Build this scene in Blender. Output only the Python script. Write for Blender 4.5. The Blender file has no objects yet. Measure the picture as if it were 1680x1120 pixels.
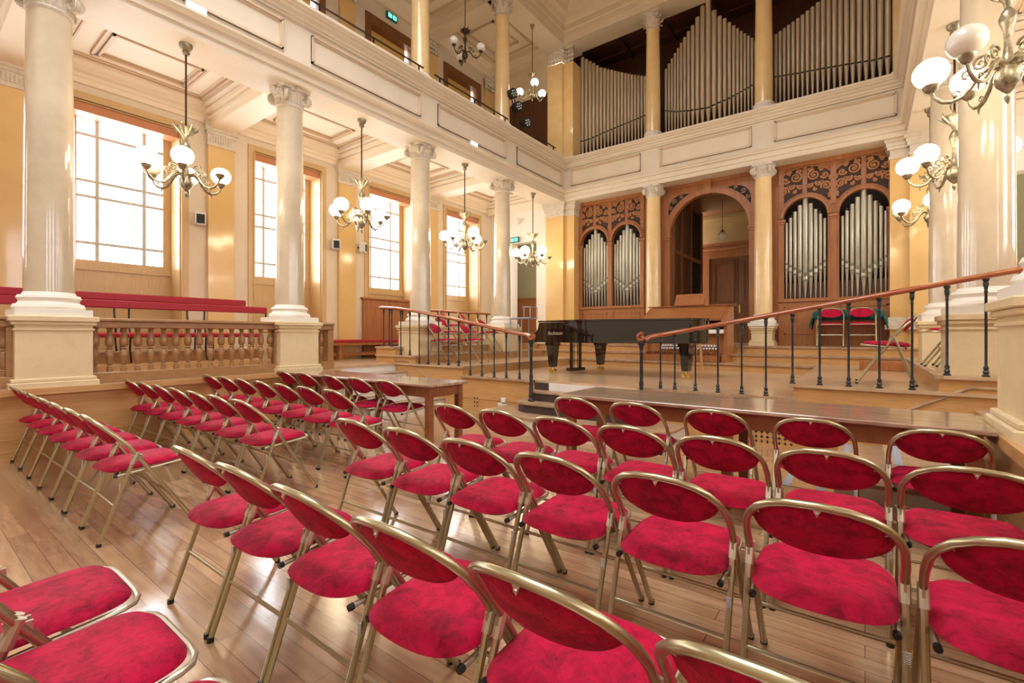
import bpy, bmesh, math, random
from mathutils import Vector, Matrix
random.seed(7)
PI = math.pi
S = bpy.context.scene
COL = S.collection

# ------------------------------------------------------------------ camera, light, exposure
TH = math.atan(579 / 773.0)
cd = bpy.data.cameras.new('camera'); cam = bpy.data.objects.new('camera', cd); COL.objects.link(cam)
cam.location = (0, 0, 1.30); cam.rotation_euler = (PI / 2, 0, TH)
cd.sensor_width = 36.0; cd.lens = 773.0 / 1680 * 36; cd.shift_y = -10 / 1680.0; cd.clip_start = 0.05; cd.clip_end = 200
S.camera = cam
S.view_settings.view_transform = 'Standard'; S.view_settings.look = 'None'
S.view_settings.gamma = 1.0; S.view_settings.use_curve_mapping = False
S.view_settings.exposure = 0.54
W = bpy.data.worlds.new('sky'); S.world = W; W.use_nodes = True
bg = W.node_tree.nodes['Background']; bg.inputs[0].default_value = (0.88, 0.94, 1.0, 1); bg.inputs[1].default_value = 8.6
S.cycles.max_bounces = 8; S.cycles.diffuse_bounces = 5; S.cycles.glossy_bounces = 4; S.cycles.transparent_max_bounces = 12
S.cycles.sample_clamp_indirect = 6.0
MX = -6.4                       # the hall is symmetric: x -> MX - x

def portal(loc, rot, sx, sy):
    l = bpy.data.lights.new('daylight_portal', 'AREA'); l.shape = 'RECTANGLE'; l.size = sx; l.size_y = sy
    l.cycles.is_portal = True
    o = bpy.data.objects.new('daylight_portal', l); COL.objects.link(o); o.location = loc; o.rotation_euler = rot
BAYS = (-3.02, -0.25, 2.52, 5.29, 8.06, 10.80)
for b in BAYS:
    portal((-10.62, b, 3.76), (0, -PI / 2, 0), 2.6, 1.3)
    portal((MX + 10.62, b, 3.76), (0, PI / 2, 0), 2.6, 1.3)

portal((-3.2, 0.2, 10.95), (0, 0, 0), 4.6, 6.4)  # portal over the added, unseen skylight

# ------------------------------------------------------------------ materials
def lin(c): return tuple((x / 12.92 if x <= .04045 else ((x + .055) / 1.055) ** 2.4) for x in [v / 255.0 for v in c])
def mat(name, rgb, rough=.6, metal=0.0, coat=0.0, sheen=0.0, emis=None, es=0.0, noise=None, nscale=8, stretch=(1, 1, 1), bump=0.0, bscale=40, spec=.5):
    m = bpy.data.materials.new(name); m.use_nodes = True; nt = m.node_tree; p = nt.nodes['Principled BSDF']
    c = lin(rgb); p.inputs['Base Color'].default_value = (*c, 1)
    p.inputs['Roughness'].default_value = rough; p.inputs['Metallic'].default_value = metal
    p.inputs['Specular IOR Level'].default_value = spec
    p.inputs['Coat Weight'].default_value = coat; p.inputs['Coat Roughness'].default_value = .08
    if sheen:
        p.inputs['Sheen Weight'].default_value = sheen; p.inputs['Sheen Roughness'].default_value = .45
        p.inputs['Sheen Tint'].default_value = (1, .25, .4, 1)
    if emis: p.inputs['Emission Color'].default_value = (*lin(emis), 1); p.inputs['Emission Strength'].default_value = es
    tc = nt.nodes.new('ShaderNodeTexCoord'); mp = nt.nodes.new('ShaderNodeMapping'); nt.links.new(tc.outputs['Object'], mp.inputs[0])
    mp.inputs['Scale'].default_value = stretch
    if noise:
        n = nt.nodes.new('ShaderNodeTexNoise'); n.inputs['Scale'].default_value = nscale; n.inputs['Detail'].default_value = 6; n.inputs['Roughness'].default_value = .6
        nt.links.new(mp.outputs[0], n.inputs['Vector'])
        r = nt.nodes.new('ShaderNodeValToRGB'); r.color_ramp.elements[0].position = .32; r.color_ramp.elements[1].position = .68
        r.color_ramp.elements[0].color = (*lin(noise), 1); r.color_ramp.elements[1].color = (*c, 1)
        nt.links.new(n.outputs['Fac'], r.inputs[0]); nt.links.new(r.outputs[0], p.inputs['Base Color'])
    if bump:
        n2 = nt.nodes.new('ShaderNodeTexNoise'); n2.inputs['Scale'].default_value = bscale; n2.inputs['Detail'].default_value = 4
        nt.links.new(mp.outputs[0], n2.inputs['Vector'])
        b = nt.nodes.new('ShaderNodeBump'); b.inputs['Strength'].default_value = bump; b.inputs['Distance'].default_value = .02
        nt.links.new(n2.outputs['Fac'], b.inputs['Height']); nt.links.new(b.outputs[0], p.inputs['Normal'])
    return m
M = {}
M['cream'] = mat('cream_paint', (226, 212, 190), .55, noise=(218, 203, 180), nscale=1.5)
M['ceil'] = mat('ceiling_paint', (240, 226, 204), .6)
M['line'] = mat('moulding_paint', (214, 190, 162), .5)
M['stone'] = mat('pedestal_stone', (228, 208, 168), .5, noise=(218, 196, 152), nscale=5, bump=.15, bscale=60)
M['marble'] = mat('polished_stucco', (214, 198, 172), .14, noise=(194, 178, 152), nscale=2.2, coat=.4)
M['marbleY'] = mat('yellow_stucco', (238, 210, 158), .18, noise=(230, 196, 138), nscale=2.5, coat=.4)
M['white'] = mat('white_plaster', (236, 230, 218), .45)
M['cap'] = mat('grey_white_plaster', (222, 212, 196), .6, noise=(206, 194, 176), nscale=14)
M['yellow'] = mat('yellow_gloss_paint', (226, 190, 128), .2, noise=(218, 180, 116), nscale=1.5, coat=.5, bump=.08, bscale=3.5)
M['trimw'] = mat('varnished_window_wood', (210, 178, 128), .32, noise=(198, 164, 114), nscale=6, stretch=(6, 6, .6))
M['oak'] = mat('light_oak', (206, 160, 104), .38, noise=(190, 142, 86), nscale=5, stretch=(1, .5, 9))
M['oakx'] = mat('oak_stage_floor', (206, 176, 142), .35, noise=(186, 154, 120), nscale=5, stretch=(.6, 9, 1), coat=.5)
M['nosing'] = mat('worn_nosing', (188, 158, 126), .4, noise=(156, 124, 96), nscale=9)
M['oakd'] = mat('balustrade_oak', (168, 126, 82), .33, noise=(150, 108, 66), nscale=8, stretch=(1, 1, 3), coat=.2)
M['organ'] = mat('organ_oak', (172, 112, 66), .38, noise=(152, 94, 52), nscale=4, stretch=(5, 5, .5), coat=.15)
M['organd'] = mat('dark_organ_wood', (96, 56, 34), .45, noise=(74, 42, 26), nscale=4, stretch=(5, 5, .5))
M['carve'] = mat('carved_oak', (172, 118, 74), .4)
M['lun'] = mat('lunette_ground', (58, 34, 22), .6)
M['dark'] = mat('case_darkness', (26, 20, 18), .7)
M['redwood'] = mat('mahogany_rail', (168, 90, 48), .2, noise=(146, 72, 36), nscale=7, coat=.6)
M['tablew'] = mat('worn_table_top', (196, 168, 142), .3, coat=1.0, noise=(128, 92, 64), nscale=6, stretch=(.5, 7, 1), bump=.1, bscale=30)
M['tablel'] = mat('table_legs_wood', (146, 88, 52), .35, noise=(120, 68, 38), nscale=6)
M['stepd'] = mat('dark_worn_riser', (84, 68, 64), .5, noise=(58, 44, 42), nscale=12)
M['whiter'] = mat('white_riser', (232, 228, 222), .5)
M['bars'] = mat('painted_glazing_bars', (196, 192, 184), .5)
M['grey'] = mat('grey_tape', (150, 156, 166), .6)
M['iron'] = mat('black_iron', (34, 36, 40), .35, metal=.3, noise=(60, 62, 66), nscale=30)
M['blackp'] = mat('piano_lacquer', (8, 8, 9), .04, coat=1.0)
M['brass'] = mat('brass', (222, 190, 110), .25, metal=1)
M['bronze'] = mat('aged_bronze', (186, 176, 152), .38, metal=.8, noise=(120, 110, 88), nscale=22)
M['darkbr'] = mat('dark_bronze', (70, 54, 40), .4, metal=.7)
M['tin'] = mat('organ_tin', (208, 206, 192), .34, metal=.65, noise=(178, 176, 162), nscale=4, stretch=(3, 3, .4))
M['tinU'] = mat('upper_pipe_metal', (196, 180, 156), .38, metal=.35, noise=(176, 160, 134), nscale=4, stretch=(3, 3, .4))
M['tinM'] = mat('pipe_mouth', (120, 116, 104), .4, metal=.8)
M['gold'] = mat('champagne_metal', (184, 174, 142), .30, metal=.92)
M['plate'] = mat('hinge_metal', (196, 186, 162), .36, metal=.8)
M['rubber'] = mat('black_rubber', (18, 18, 20), .5)
M['redb'] = mat('bench_red', (160, 12, 36), .5, sheen=.2)
M['green'] = mat('green_cloth', (6, 92, 78), .8, noise=(4, 74, 64), nscale=3)
M['plast'] = mat('white_plastic', (228, 230, 232), .35)
M['blackm'] = mat('black_matt', (24, 24, 26), .55)
M['blind'] = mat('ochre_blind', (224, 184, 106), .7)
M['box'] = mat('shutter_box_wood', (196, 132, 92), .4)
M['nichew'] = mat('niche_plaster', (196, 166, 112), .6, noise=(178, 148, 96), nscale=2)
M['greeny'] = mat('grey_green_paint', (168, 166, 138), .6)
M['doorw'] = mat('dark_oak_door', (134, 84, 46), .4, noise=(108, 64, 34), nscale=4, stretch=(5, 5, .5))
M['glowx'] = mat('exit_green', (90, 220, 200), .4, emis=(110, 235, 215), es=1.6)
M['glowd'] = mat('exit_dark', (20, 110, 96), .4)
M['lampw'] = mat('emergency_light', (240, 244, 252), .4, emis=(240, 246, 255), es=1.3)
M['globe'] = mat('lit_opal_globe', (255, 244, 224), .3, emis=(255, 236, 200), es=13.0)
M['globeoff'] = mat('opal_globe', (232, 226, 212), .15, coat=.5)
# velvet with per-object variation
def velvet():
    m = mat('red_velvet', (190, 6, 40), .72, sheen=.10, spec=.22); nt = m.node_tree; p = nt.nodes['Principled BSDF']
    tc = nt.nodes.new('ShaderNodeTexCoord'); oi = nt.nodes.new('ShaderNodeObjectInfo')
    ad = nt.nodes.new('ShaderNodeVectorMath'); ad.operation = 'ADD'
    cx = nt.nodes.new('ShaderNodeCombineXYZ'); mu = nt.nodes.new('ShaderNodeMath'); mu.operation = 'MULTIPLY'; mu.inputs[1].default_value = 40
    nt.links.new(oi.outputs['Random'], mu.inputs[0]); nt.links.new(mu.outputs[0], cx.inputs[2])
    nt.links.new(tc.outputs['Object'], ad.inputs[0]); nt.links.new(cx.outputs[0], ad.inputs[1])
    n = nt.nodes.new('ShaderNodeTexNoise'); n.inputs['Scale'].default_value = 13; n.inputs['Detail'].default_value = 10; n.inputs['Roughness'].default_value = .78; n.inputs['Distortion'].default_value = .5
    nt.links.new(ad.outputs[0], n.inputs['Vector'])
    r = nt.nodes.new('ShaderNodeValToRGB'); e = r.color_ramp.elements
    e[0].position = .30; e[0].color = (*lin((84, 0, 20)), 1); e[1].position = .58; e[1].color = (*lin((188, 0, 58)), 1)
    k = e.new(.45); k.color = (*lin((150, 0, 42)), 1)
    nt.links.new(n.outputs['Fac'], r.inputs[0]); nt.links.new(r.outputs[0], p.inputs['Base Color'])
    b = nt.nodes.new('ShaderNodeBump'); b.inputs['Strength'].default_value = .35; b.inputs['Distance'].default_value = .01
    n2 = nt.nodes.new('ShaderNodeTexNoise'); n2.inputs['Scale'].default_value = 60; n2.inputs['Detail'].default_value = 5
    nt.links.new(ad.outputs[0], n2.inputs['Vector']); nt.links.new(n2.outputs['Fac'], b.inputs['Height']); nt.links.new(b.outputs[0], p.inputs['Normal'])
    return m
M['velvet'] = velvet()
def parquet():
    m = bpy.data.materials.new('parquet'); m.use_nodes = True; nt = m.node_tree; p = nt.nodes['Principled BSDF']
    tc = nt.nodes.new('ShaderNodeTexCoord')
    br = nt.nodes.new('ShaderNodeTexBrick'); br.inputs['Color1'].default_value = (*lin((200, 162, 124)), 1); br.inputs['Color2'].default_value = (*lin((162, 124, 90)), 1)
    br.inputs['Mortar'].default_value = (*lin((110, 76, 50)), 1); br.inputs['Scale'].default_value = 1.0
    br.inputs['Brick Width'].default_value = 1.1; br.inputs['Row Height'].default_value = .095; br.inputs['Mortar Size'].default_value = .0018; br.inputs['Bias'].default_value = -.1
    nt.links.new(tc.outputs['Object'], br.inputs['Vector'])
    mp = nt.nodes.new('ShaderNodeMapping'); mp.inputs['Scale'].default_value = (1.2, 9, 1); nt.links.new(tc.outputs['Object'], mp.inputs[0])
    n = nt.nodes.new('ShaderNodeTexNoise'); n.inputs['Scale'].default_value = 3; n.inputs['Detail'].default_value = 8; nt.links.new(mp.outputs[0], n.inputs['Vector'])
    mx = nt.nodes.new('ShaderNodeMix'); mx.data_type = 'RGBA'; mx.blend_type = 'MULTIPLY'; mx.inputs[0].default_value = .55
    r = nt.nodes.new('ShaderNodeValToRGB'); r.color_ramp.elements[0].color = (.5, .42, .36, 1); r.color_ramp.elements[1].color = (1.1, 1.05, 1, 1); r.color_ramp.elements[0].position = .3; r.color_ramp.elements[1].position = .6
    nt.links.new(n.outputs['Fac'], r.inputs[0]); nt.links.new(br.outputs['Color'], mx.inputs[6]); nt.links.new(r.outputs[0], mx.inputs[7]); nt.links.new(mx.outputs[2], p.inputs['Base Color'])
    n3 = nt.nodes.new('ShaderNodeTexNoise'); n3.inputs['Scale'].default_value = 2.5; n3.inputs['Detail'].default_value = 5; nt.links.new(tc.outputs['Object'], n3.inputs['Vector'])
    mr = nt.nodes.new('ShaderNodeMapRange'); mr.inputs['To Min'].default_value = .12; mr.inputs['To Max'].default_value = .32
    nt.links.new(n3.outputs['Fac'], mr.inputs['Value']); nt.links.new(mr.outputs[0], p.inputs['Roughness'])
    p.inputs['Specular IOR Level'].default_value = .9; p.inputs['Coat Weight'].default_value = 1.0; p.inputs['Coat Roughness'].default_value = .15
    bp = nt.nodes.new('ShaderNodeBump'); bp.inputs['Strength'].default_value = .12; bp.inputs['Distance'].default_value = .01
    n4 = nt.nodes.new('ShaderNodeTexNoise'); n4.inputs['Scale'].default_value = 5; n4.inputs['Detail'].default_value = 3; nt.links.new(tc.outputs['Object'], n4.inputs['Vector'])
    nt.links.new(n4.outputs['Fac'], bp.inputs['Height']); nt.links.new(bp.outputs[0], p.inputs['Normal']); nt.links.new(bp.outputs[0], p.inputs['Coat Normal'])
    return m
M['parquet'] = parquet()
def glassm():
    m = bpy.data.materials.new('window_glass'); m.use_nodes = True; nt = m.node_tree; nt.nodes.clear()
    o = nt.nodes.new('ShaderNodeOutputMaterial'); t = nt.nodes.new('ShaderNodeBsdfTransparent'); g = nt.nodes.new('ShaderNodeBsdfGlossy'); g.inputs['Roughness'].default_value = .05
    x = nt.nodes.new('ShaderNodeMixShader'); x.inputs[0].default_value = .06
    nt.links.new(t.outputs[0], x.inputs[1]); nt.links.new(g.outputs[0], x.inputs[2]); nt.links.new(x.outputs[0], o.inputs[0]); return m
M['glass'] = glassm()
def stickerm():
    m = mat('barcode_sticker', (236, 236, 236), .5); nt = m.node_tree; p = nt.nodes['Principled BSDF']
    tc = nt.nodes.new('ShaderNodeTexCoord'); w = nt.nodes.new('ShaderNodeTexWave'); w.bands_direction = 'Z'; w.inputs['Scale'].default_value = 60; w.inputs['Distortion'].default_value = 3
    r = nt.nodes.new('ShaderNodeValToRGB'); r.color_ramp.interpolation = 'CONSTANT'; r.color_ramp.elements[0].color = (.02, .02, .02, 1); r.color_ramp.elements[1].position = .4; r.color_ramp.elements[1].color = (.85, .85, .85, 1)
    nt.links.new(tc.outputs['Object'], w.inputs['Vector']); nt.links.new(w.outputs['Fac'], r.inputs[0]); nt.links.new(r.outputs[0], p.inputs['Base Color']); return m
M['sticker'] = stickerm()

# ------------------------------------------------------------------ mesh helpers
class MB:
    def __init__(s): s.v = []; s.f = []
    def add(s, vs, fs):
        n = len(s.v); s.v += [tuple(v) for v in vs]; s.f += [tuple(i + n for i in f) for f in fs]; return s
    def box(s, x0, x1, y0, y1, z0, z1):
        x0, x1 = min(x0, x1), max(x0, x1); y0, y1 = min(y0, y1), max(y0, y1); z0, z1 = min(z0, z1), max(z0, z1)
        return s.add([(x0, y0, z0), (x1, y0, z0), (x1, y1, z0), (x0, y1, z0), (x0, y0, z1), (x1, y0, z1), (x1, y1, z1), (x0, y1, z1)],
                     [(0, 3, 2, 1), (4, 5, 6, 7), (0, 1, 5, 4), (1, 2, 6, 5), (2, 3, 7, 6), (3, 0, 4, 7)])
    def bbox(s, x0, x1, y0, y1, z0, z1, b=.01):   # chamfered box
        x0, x1 = min(x0, x1), max(x0, x1); y0, y1 = min(y0, y1), max(y0, y1)
        P = lambda d, z: [(x0 + d, y0 + d, z), (x1 - d, y0 + d, z), (x1 - d, y1 - d, z), (x0 + d, y1 - d, z)]
        vs = P(b, z0) + P(0, z0 + b) + P(0, z1 - b) + P(b, z1); fs = [(3, 2, 1, 0), (12, 13, 14, 15)]
        for k in range(3):
            for i in range(4): a = k * 4 + i; c = k * 4 + (i + 1) % 4; fs.append((a, c, c + 4, a + 4))
        return s.add(vs, fs)
    def prism(s, poly, ax, a0, a1):               # poly: 2D points in the two other axes (order x,y,z), extruded along ax
        def P(p, a):
            return (a, p[0], p[1]) if ax == 0 else ((p[0], a, p[1]) if ax == 1 else (p[0], p[1], a))
        n = len(poly); vs = [P(p, a0) for p in poly] + [P(p, a1) for p in poly]
        fs = [tuple(range(n)), tuple(range(2 * n - 1, n - 1, -1))] + [(i, (i + 1) % n, (i + 1) % n + n, i + n) for i in range(n)]
        return s.add(vs, fs)
    def tube(s, pts, r, seg=8, closed=False, flat=None):
        pts = [Vector(p) for p in pts]; n = len(pts); rs = r if isinstance(r, (list, tuple)) else [r] * n
        T = []
        for i in range(n):
            a = pts[(i - 1) % n] if (closed or i > 0) else pts[i]; b = pts[(i + 1) % n] if (closed or i < n - 1) else pts[i]
            T.append((b - a).normalized())
        up = Vector((0, 0, 1)) if abs(T[0].z) < .9 else Vector((1, 0, 0)); N = (up - T[0] * up.dot(T[0])).normalized()
        vs = []
        for i in range(n):
            N = (N - T[i] * N.dot(T[i])).normalized(); B = T[i].cross(N)
            for k in range(seg):
                a = 2 * PI * k / seg; q = (flat or (1, 1)); vs.append(pts[i] + N * math.cos(a) * rs[i] * q[0] + B * math.sin(a) * rs[i] * q[1])
        fs = []
        for i in range(n if closed else n - 1):
            j = (i + 1) % n
            for k in range(seg): l = (k + 1) % seg; fs.append((i * seg + k, i * seg + l, j * seg + l, j * seg + k))
        if not closed: fs += [tuple(range(seg - 1, -1, -1)), tuple((n - 1) * seg + k for k in range(seg))]
        return s.add(vs, fs)
    def lathe(s, prof, c=(0, 0, 0), seg=16, mtx=None, squash=1.0):
        vs = []; fs = []; m = len(prof)
        for (r, z) in prof:
            for k in range(seg):
                a = 2 * PI * k / seg; v = Vector((r * math.cos(a), r * math.sin(a) * squash, z))
                if mtx: v = mtx @ v
                vs.append(v + Vector(c))
        for i in range(m - 1):
            for k in range(seg): l = (k + 1) % seg; fs.append((i * seg + k, i * seg + l, (i + 1) * seg + l, (i + 1) * seg + k))
        fs += [tuple(range(seg - 1, -1, -1)), tuple((m - 1) * seg + k for k in range(seg))]
        return s.add(vs, fs)
    def ball(s, c, r, seg=16, rings=10, sq=(1, 1, 1)):
        pr = [(max(1e-4, r * math.sin(PI * i / rings)), -r * math.cos(PI * i / rings) * sq[2]) for i in range(rings + 1)]
        return s.lathe(pr, c, seg)
    def build(s, name, m, parent=None, smooth=False, kind=None, loc=None, ang=40):
        me = bpy.data.meshes.new(name); me.from_pydata([tuple(v) for v in s.v], [], s.f)
        bm = bmesh.new(); bm.from_mesh(me); bmesh.ops.recalc_face_normals(bm, faces=bm.faces[:]); bm.to_mesh(me); bm.free()
        me.materials.append(m if not isinstance(m, str) else M[m])
        if smooth:
            me.polygons.foreach_set('use_smooth', [True] * len(me.polygons)); me.set_sharp_from_angle(angle=math.radians(ang))
        o = bpy.data.objects.new(name, me); COL.objects.link(o)
        if parent: o.parent = parent
        if loc: o.location = loc
        if kind: o['kind'] = kind
        return o
def tag(o, label, cat, group=None):
    o['label'] = label; o['category'] = cat
    if group: o['group'] = group
    return o
def thing(name, label, cat, loc=(0, 0, 0), rz=0, group=None):
    o = bpy.data.objects.new(name, None); COL.objects.link(o); o.location = loc; o.rotation_euler = (0, 0, rz)
    return tag(o, label, cat, group)
def dup(root, loc, rz, label, group=None, scale=None):
    def rec(o, par):
        c = o.copy(); COL.objects.link(c); c.parent = par
        for ch in [x for x in KIDS.get(o.name, [])]: rec(ch, c)
        return c
    KIDS = {}
    for o in bpy.data.objects:
        if o.parent: KIDS.setdefault(o.parent.name, []).append(o)
    r = root.copy(); COL.objects.link(r); r.location = loc; r.rotation_euler = (0, 0, rz)
    if scale: r.scale = (scale,) * 3
    for ch in KIDS.get(root.name, []): rec(ch, r)
    r['label'] = label
    if group: r['group'] = group
    return r
def struct(mb, name, m, smooth=False, **k): return mb.build(name, m, None, smooth, 'structure', **k)
ORD = ['first', 'second', 'third', 'fourth', 'fifth', 'sixth', 'seventh', 'eighth', 'ninth', 'tenth']
def spiral(c, u, w, R, turns=1.6, r0=.006, n=22, dirn=1, start=0):   # tube points of a scroll in the plane u,w
    c = Vector(c); u = Vector(u); w = Vector(w); pts = []; rs = []
    for i in range(n):
        t = i / (n - 1); a = start + dirn * turns * 2 * PI * t; rr = R * (1 - .85 * t)
        pts.append(c + u * math.cos(a) * rr + w * math.sin(a) * rr); rs.append(r0 * (1 - .5 * t))
    return pts, rs

# ================================================================== SETTING
struct(MB().box(-7.1, .7, -4.6, 6.3, -.1, 0), 'floor', 'parquet')
struct(MB().box(-10.7, 4.3, -4.8, -4.6, -.1, 10.9), 'wall_rear', 'cream')
# raised side aisles and the wood facing of their edge
for sd in (0, 1):
    X = (lambda x: x) if sd == 0 else (lambda x: MX - x)
    nm = ('left', 'right')[sd]
    a = MB(); a.box(X(-10.1), X(-7.08), -4.6, 4.58, -.05, .70); a.box(X(-10.1), X(-7.6), 4.58, 6.22, -.05, .70); a.box(X(-10.1), X(-8.2), 6.22, 14.2, -.05, .70)
    struct(a, 'floor.00%d' % (sd + 1), 'oak')
    b = MB(); b.box(X(-10.1), X(-7.03), -4.6, 4.58, .70, .74); b.box(X(-10.1), X(-7.58), 4.58, 6.2, .70, .74); b.box(X(-10.1), X(-8.2), 6.2, 14.2, .70, .74)
    struct(b, 'floor.00%d' % (sd + 3), 'oakx')
    t = MB(); t.box(X(-7.08), X(-7.06), -4.6, 4.58, 0, .70); t.box(X(-7.06), X(-7.045), -4.6, 4.58, 0, .10); t.box(X(-7.06), X(-7.0), -4.6, 4.58, .67, .739)
    t.box(X(-7.06), X(-7.05), -4.6, 4.58, .21, .225)
    struct(t, 'baseboard_' + nm, 'oak')
    # tiers for the benches
    struct(MB().box(X(-10.0), X(-8.72), -4.6, 4.15, .74, 1.03), 'trim_tier_' + nm, 'oak')
    struct(MB().box(X(-10.0), X(-8.70), -4.6, 4.17, 1.03, 1.055), 'trim_tier_top_' + nm, 'nosing')
    # cut-in side stair
    t = thing('side_stair', 'white-risered steps between the %s platform and the hall floor' % nm, 'stairs')
    ri = MB(); tr = MB(); dk = MB()
    for i, (xe, z) in enumerate([(-6.2, .148), (-6.55, .296), (-6.9, .444), (-7.25, .592)]):
        ri.box(X(xe), X(-7.62), 4.58, 6.2, z - .148 + .001, z - .03); tr.box(X(xe + .02), X(-7.62), 4.57, 6.2, z - .03, z)
    ri.box(X(-7.59), X(-7.63), 4.58, 6.2, .592, .70)
    ri.build('riser', 'whiter', t); tr.build('tread', 'nosing', t)
    st = MB()
    for xe, z in [(-6.2, .148), (-6.55, .296), (-6.9, .444), (-7.25, .592)]: st.box(X(xe - .03), X(xe - .09), 4.7, 6.1, z, z + .002)
    st.build('grip_strip', 'grey', t)
    # aisle wall with window recesses (down to the floor)
    w = MB(); rec = MB()
    edges = [-4.6] + [e for b_ in BAYS for e in (b_ - .74, b_ + .74)] + [14.2]
    for i in range(0, len(edges), 2): w.box(X(-10.0), X(-10.7), edges[i], edges[i + 1], .0, 6.2)
    for b_ in BAYS: w.box(X(-10.0), X(-10.7), b_ - .74, b_ + .74, 5.06, 6.2); w.box(X(-10.0), X(-10.7), b_ - .74, b_ + .74, 0, .74)
    struct(w, 'wall_' + nm, 'cream')
    for k, b_ in enumerate(BAYS):
        rv = MB(); rv.box(X(-10.0), X(-10.62), b_ - .745, b_ - .72, .74, 5.06); rv.box(X(-10.0), X(-10.62), b_ + .72, b_ + .745, .74, 5.06)
        rv.box(X(-10.0), X(-10.62), b_ - .72, b_ + .72, 5.04, 5.065)
        struct(rv, 'trim_reveal_%s_%d' % (nm, k), 'trimw')
        pn = MB(); pn.box(X(-10.45), X(-10.55), b_ - .72, b_ + .72, .74, 2.46); pn.box(X(-10.42), X(-10.45), b_ - .72, b_ + .72, 2.40, 2.50)
        struct(pn, 'trim_panel_%s_%d' % (nm, k), 'trimw')
        at = MB()
        for (y0, y1, z0, z1, d) in ((-.86, -.74, .74, 5.18, .03), (.74, .86, .74, 5.18, .03), (-.74, .74, 5.06, 5.18, .03), (-.765, -.7401, .74, 5.05, .05), (.7401, .765, .74, 5.05, .05), (-.74, .74, 5.06, 5.085, .05)):
            at.box(X(-10.0), X(-10.0 + d), b_ + y0, b_ + y1, z0, z1)
        struct(at, 'trim_architrave_%s_%d' % (nm, k), 'trimw')
        bx = MB().box(X(-10.04), X(-10.3), b_ - .715, b_ + .715, 4.92, 5.035)
        bx.box(X(-10.03), X(-10.31), b_ - .715, b_ + .715, 4.895, 4.92)
        struct(bx, 'trim_shutter_box_%s_%d' % (nm, k), 'box')
        wn = bpy.data.objects.new('window_%d' % (k + 1 + 6 * sd), None); COL.objects.link(wn); wn['kind'] = 'structure'
        fr = MB(); y0, y1 = b_ - .72, b_ + .72
        fr.box(X(-10.44), X(-10.52), y0, b_ - .60, 2.46, 5.04); fr.box(X(-10.44), X(-10.52), b_ + .60, y1, 2.46, 5.04)
        fr.box(X(-10.44), X(-10.52), b_ - .6, b_ + .6, 2.46, 2.57); fr.box(X(-10.44), X(-10.52), b_ - .6, b_ + .6, 4.93, 5.04)
        fr.build('window_frame', 'trimw', wn, kind='structure')
        mu = MB()
        for y in (-.335, .32): mu.box(X(-10.455), X(-10.50), b_ + y - .026, b_ + y + .026, 2.57, 4.93)
        for z in (2.86, 3.64, 3.90, 4.67): mu.box(X(-10.46), X(-10.495), b_ - .6, b_ + .6, z - .024, z + .024)
        mu.build('glazing_bars', 'bars', wn, kind='structure')
        MB().box(X(-10.475), X(-10.48), b_ - .6, b_ + .6, 2.57, 4.93).build('window_pane', 'glass', wn, kind='structure')
    # pilasters on the aisle wall
    pl = MB(); pc = MB()
    for y in (-1.64, 1.13, 3.91, 6.68, 9.44):
        pl.box(X(-10.0), X(-9.92), y - .23, y + .23, .74, 4.9)
        for (z0, z1, d) in ((4.9, 4.94, .02), (4.94, 5.12, .01), (5.12, 5.18, .03), (5.18, 5.27, .055), (5.27, 5.34, .075)): pc.box(X(-10.0), X(-9.92 + d), y - .23 - d, y + .23 + d, z0, z1)
        for q in range(9): pc.box(X(-9.905), X(-9.895), y - .2 + q * .045, y - .175 + q * .045, 4.97, 5.09)
    struct(pl, 'trim_pilaster_' + nm, 'yellow'); struct(pc, 'trim_pilaster_capital_' + nm, 'cap')
    # aisle entablature, cross beams and coffered ceiling
    en = MB(); en.prism([(X(-10.0), 5.30), (X(-9.93), 5.30), (X(-9.93), 5.38), (X(-9.90), 5.39), (X(-9.88), 5.44), (X(-9.80), 5.46), (X(-9.78), 5.52), (X(-9.70), 5.56), (X(-9.66), 5.62), (X(-10.0), 5.62)], 1, -4.6, 12.2)
    for y in (-1.64, 1.13, 3.91, 6.68, 9.44, 12.1):
        en.box(X(-9.9), X(-7.6), y - .22, y + .22, 5.22, 5.6)
        for (d, z0, z1) in ((.26, 5.34, 5.40), (.32, 5.42, 5.50), (.40, 5.52, 5.6)): en.box(X(-9.9), X(-7.7), y - d, y + d, z0, z1)
    struct(en, 'trim_aisle_beams_' + nm, 'ceil')
    struct(MB().box(X(-10.7), X(-7.4), -4.6, 14.2, 5.6, 5.75), 'ceiling.00%d' % (sd + 1), 'ceil')
    cf = MB()
    def frame(mb, x0, x1, y0, y1, z, w_, h):
        mb.box(x0, x1, y0, y0 + w_, z, z + h); mb.box(x0, x1, y1 - w_, y1, z, z + h); mb.box(x0, x0 + w_, y0, y1, z, z + h); mb.box(x1 - w_, x1, y0, y1, z, z + h)
    for b_ in BAYS:
        x0, x1 = sorted((X(-9.62), X(-8.02))); frame(cf, x0, x1, b_ - .95, b_ + .95, 5.55, .035, .05); frame(cf, x0 + .06, x1 - .06, b_ - .89, b_ + .89, 5.575, .025, .025)
        x0, x1 = sorted((X(-9.40), X(-8.42))); frame(cf, x0, x1, b_ - .64, b_ + .64, 5.555, .035, .045); frame(cf, x0 + .0351, x1 - .0351, b_ - .605, b_ + .605, 5.575, .03, .025); frame(cf, x0 + .07, x1 - .07, b_ - .57, b_ + .57, 5.54, .03, .06); frame(cf, x0 + .12, x1 - .12, b_ - .52, b_ + .52, 5.585, .02, .015)
    struct(cf, 'trim_coffers_' + nm, 'line')
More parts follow.
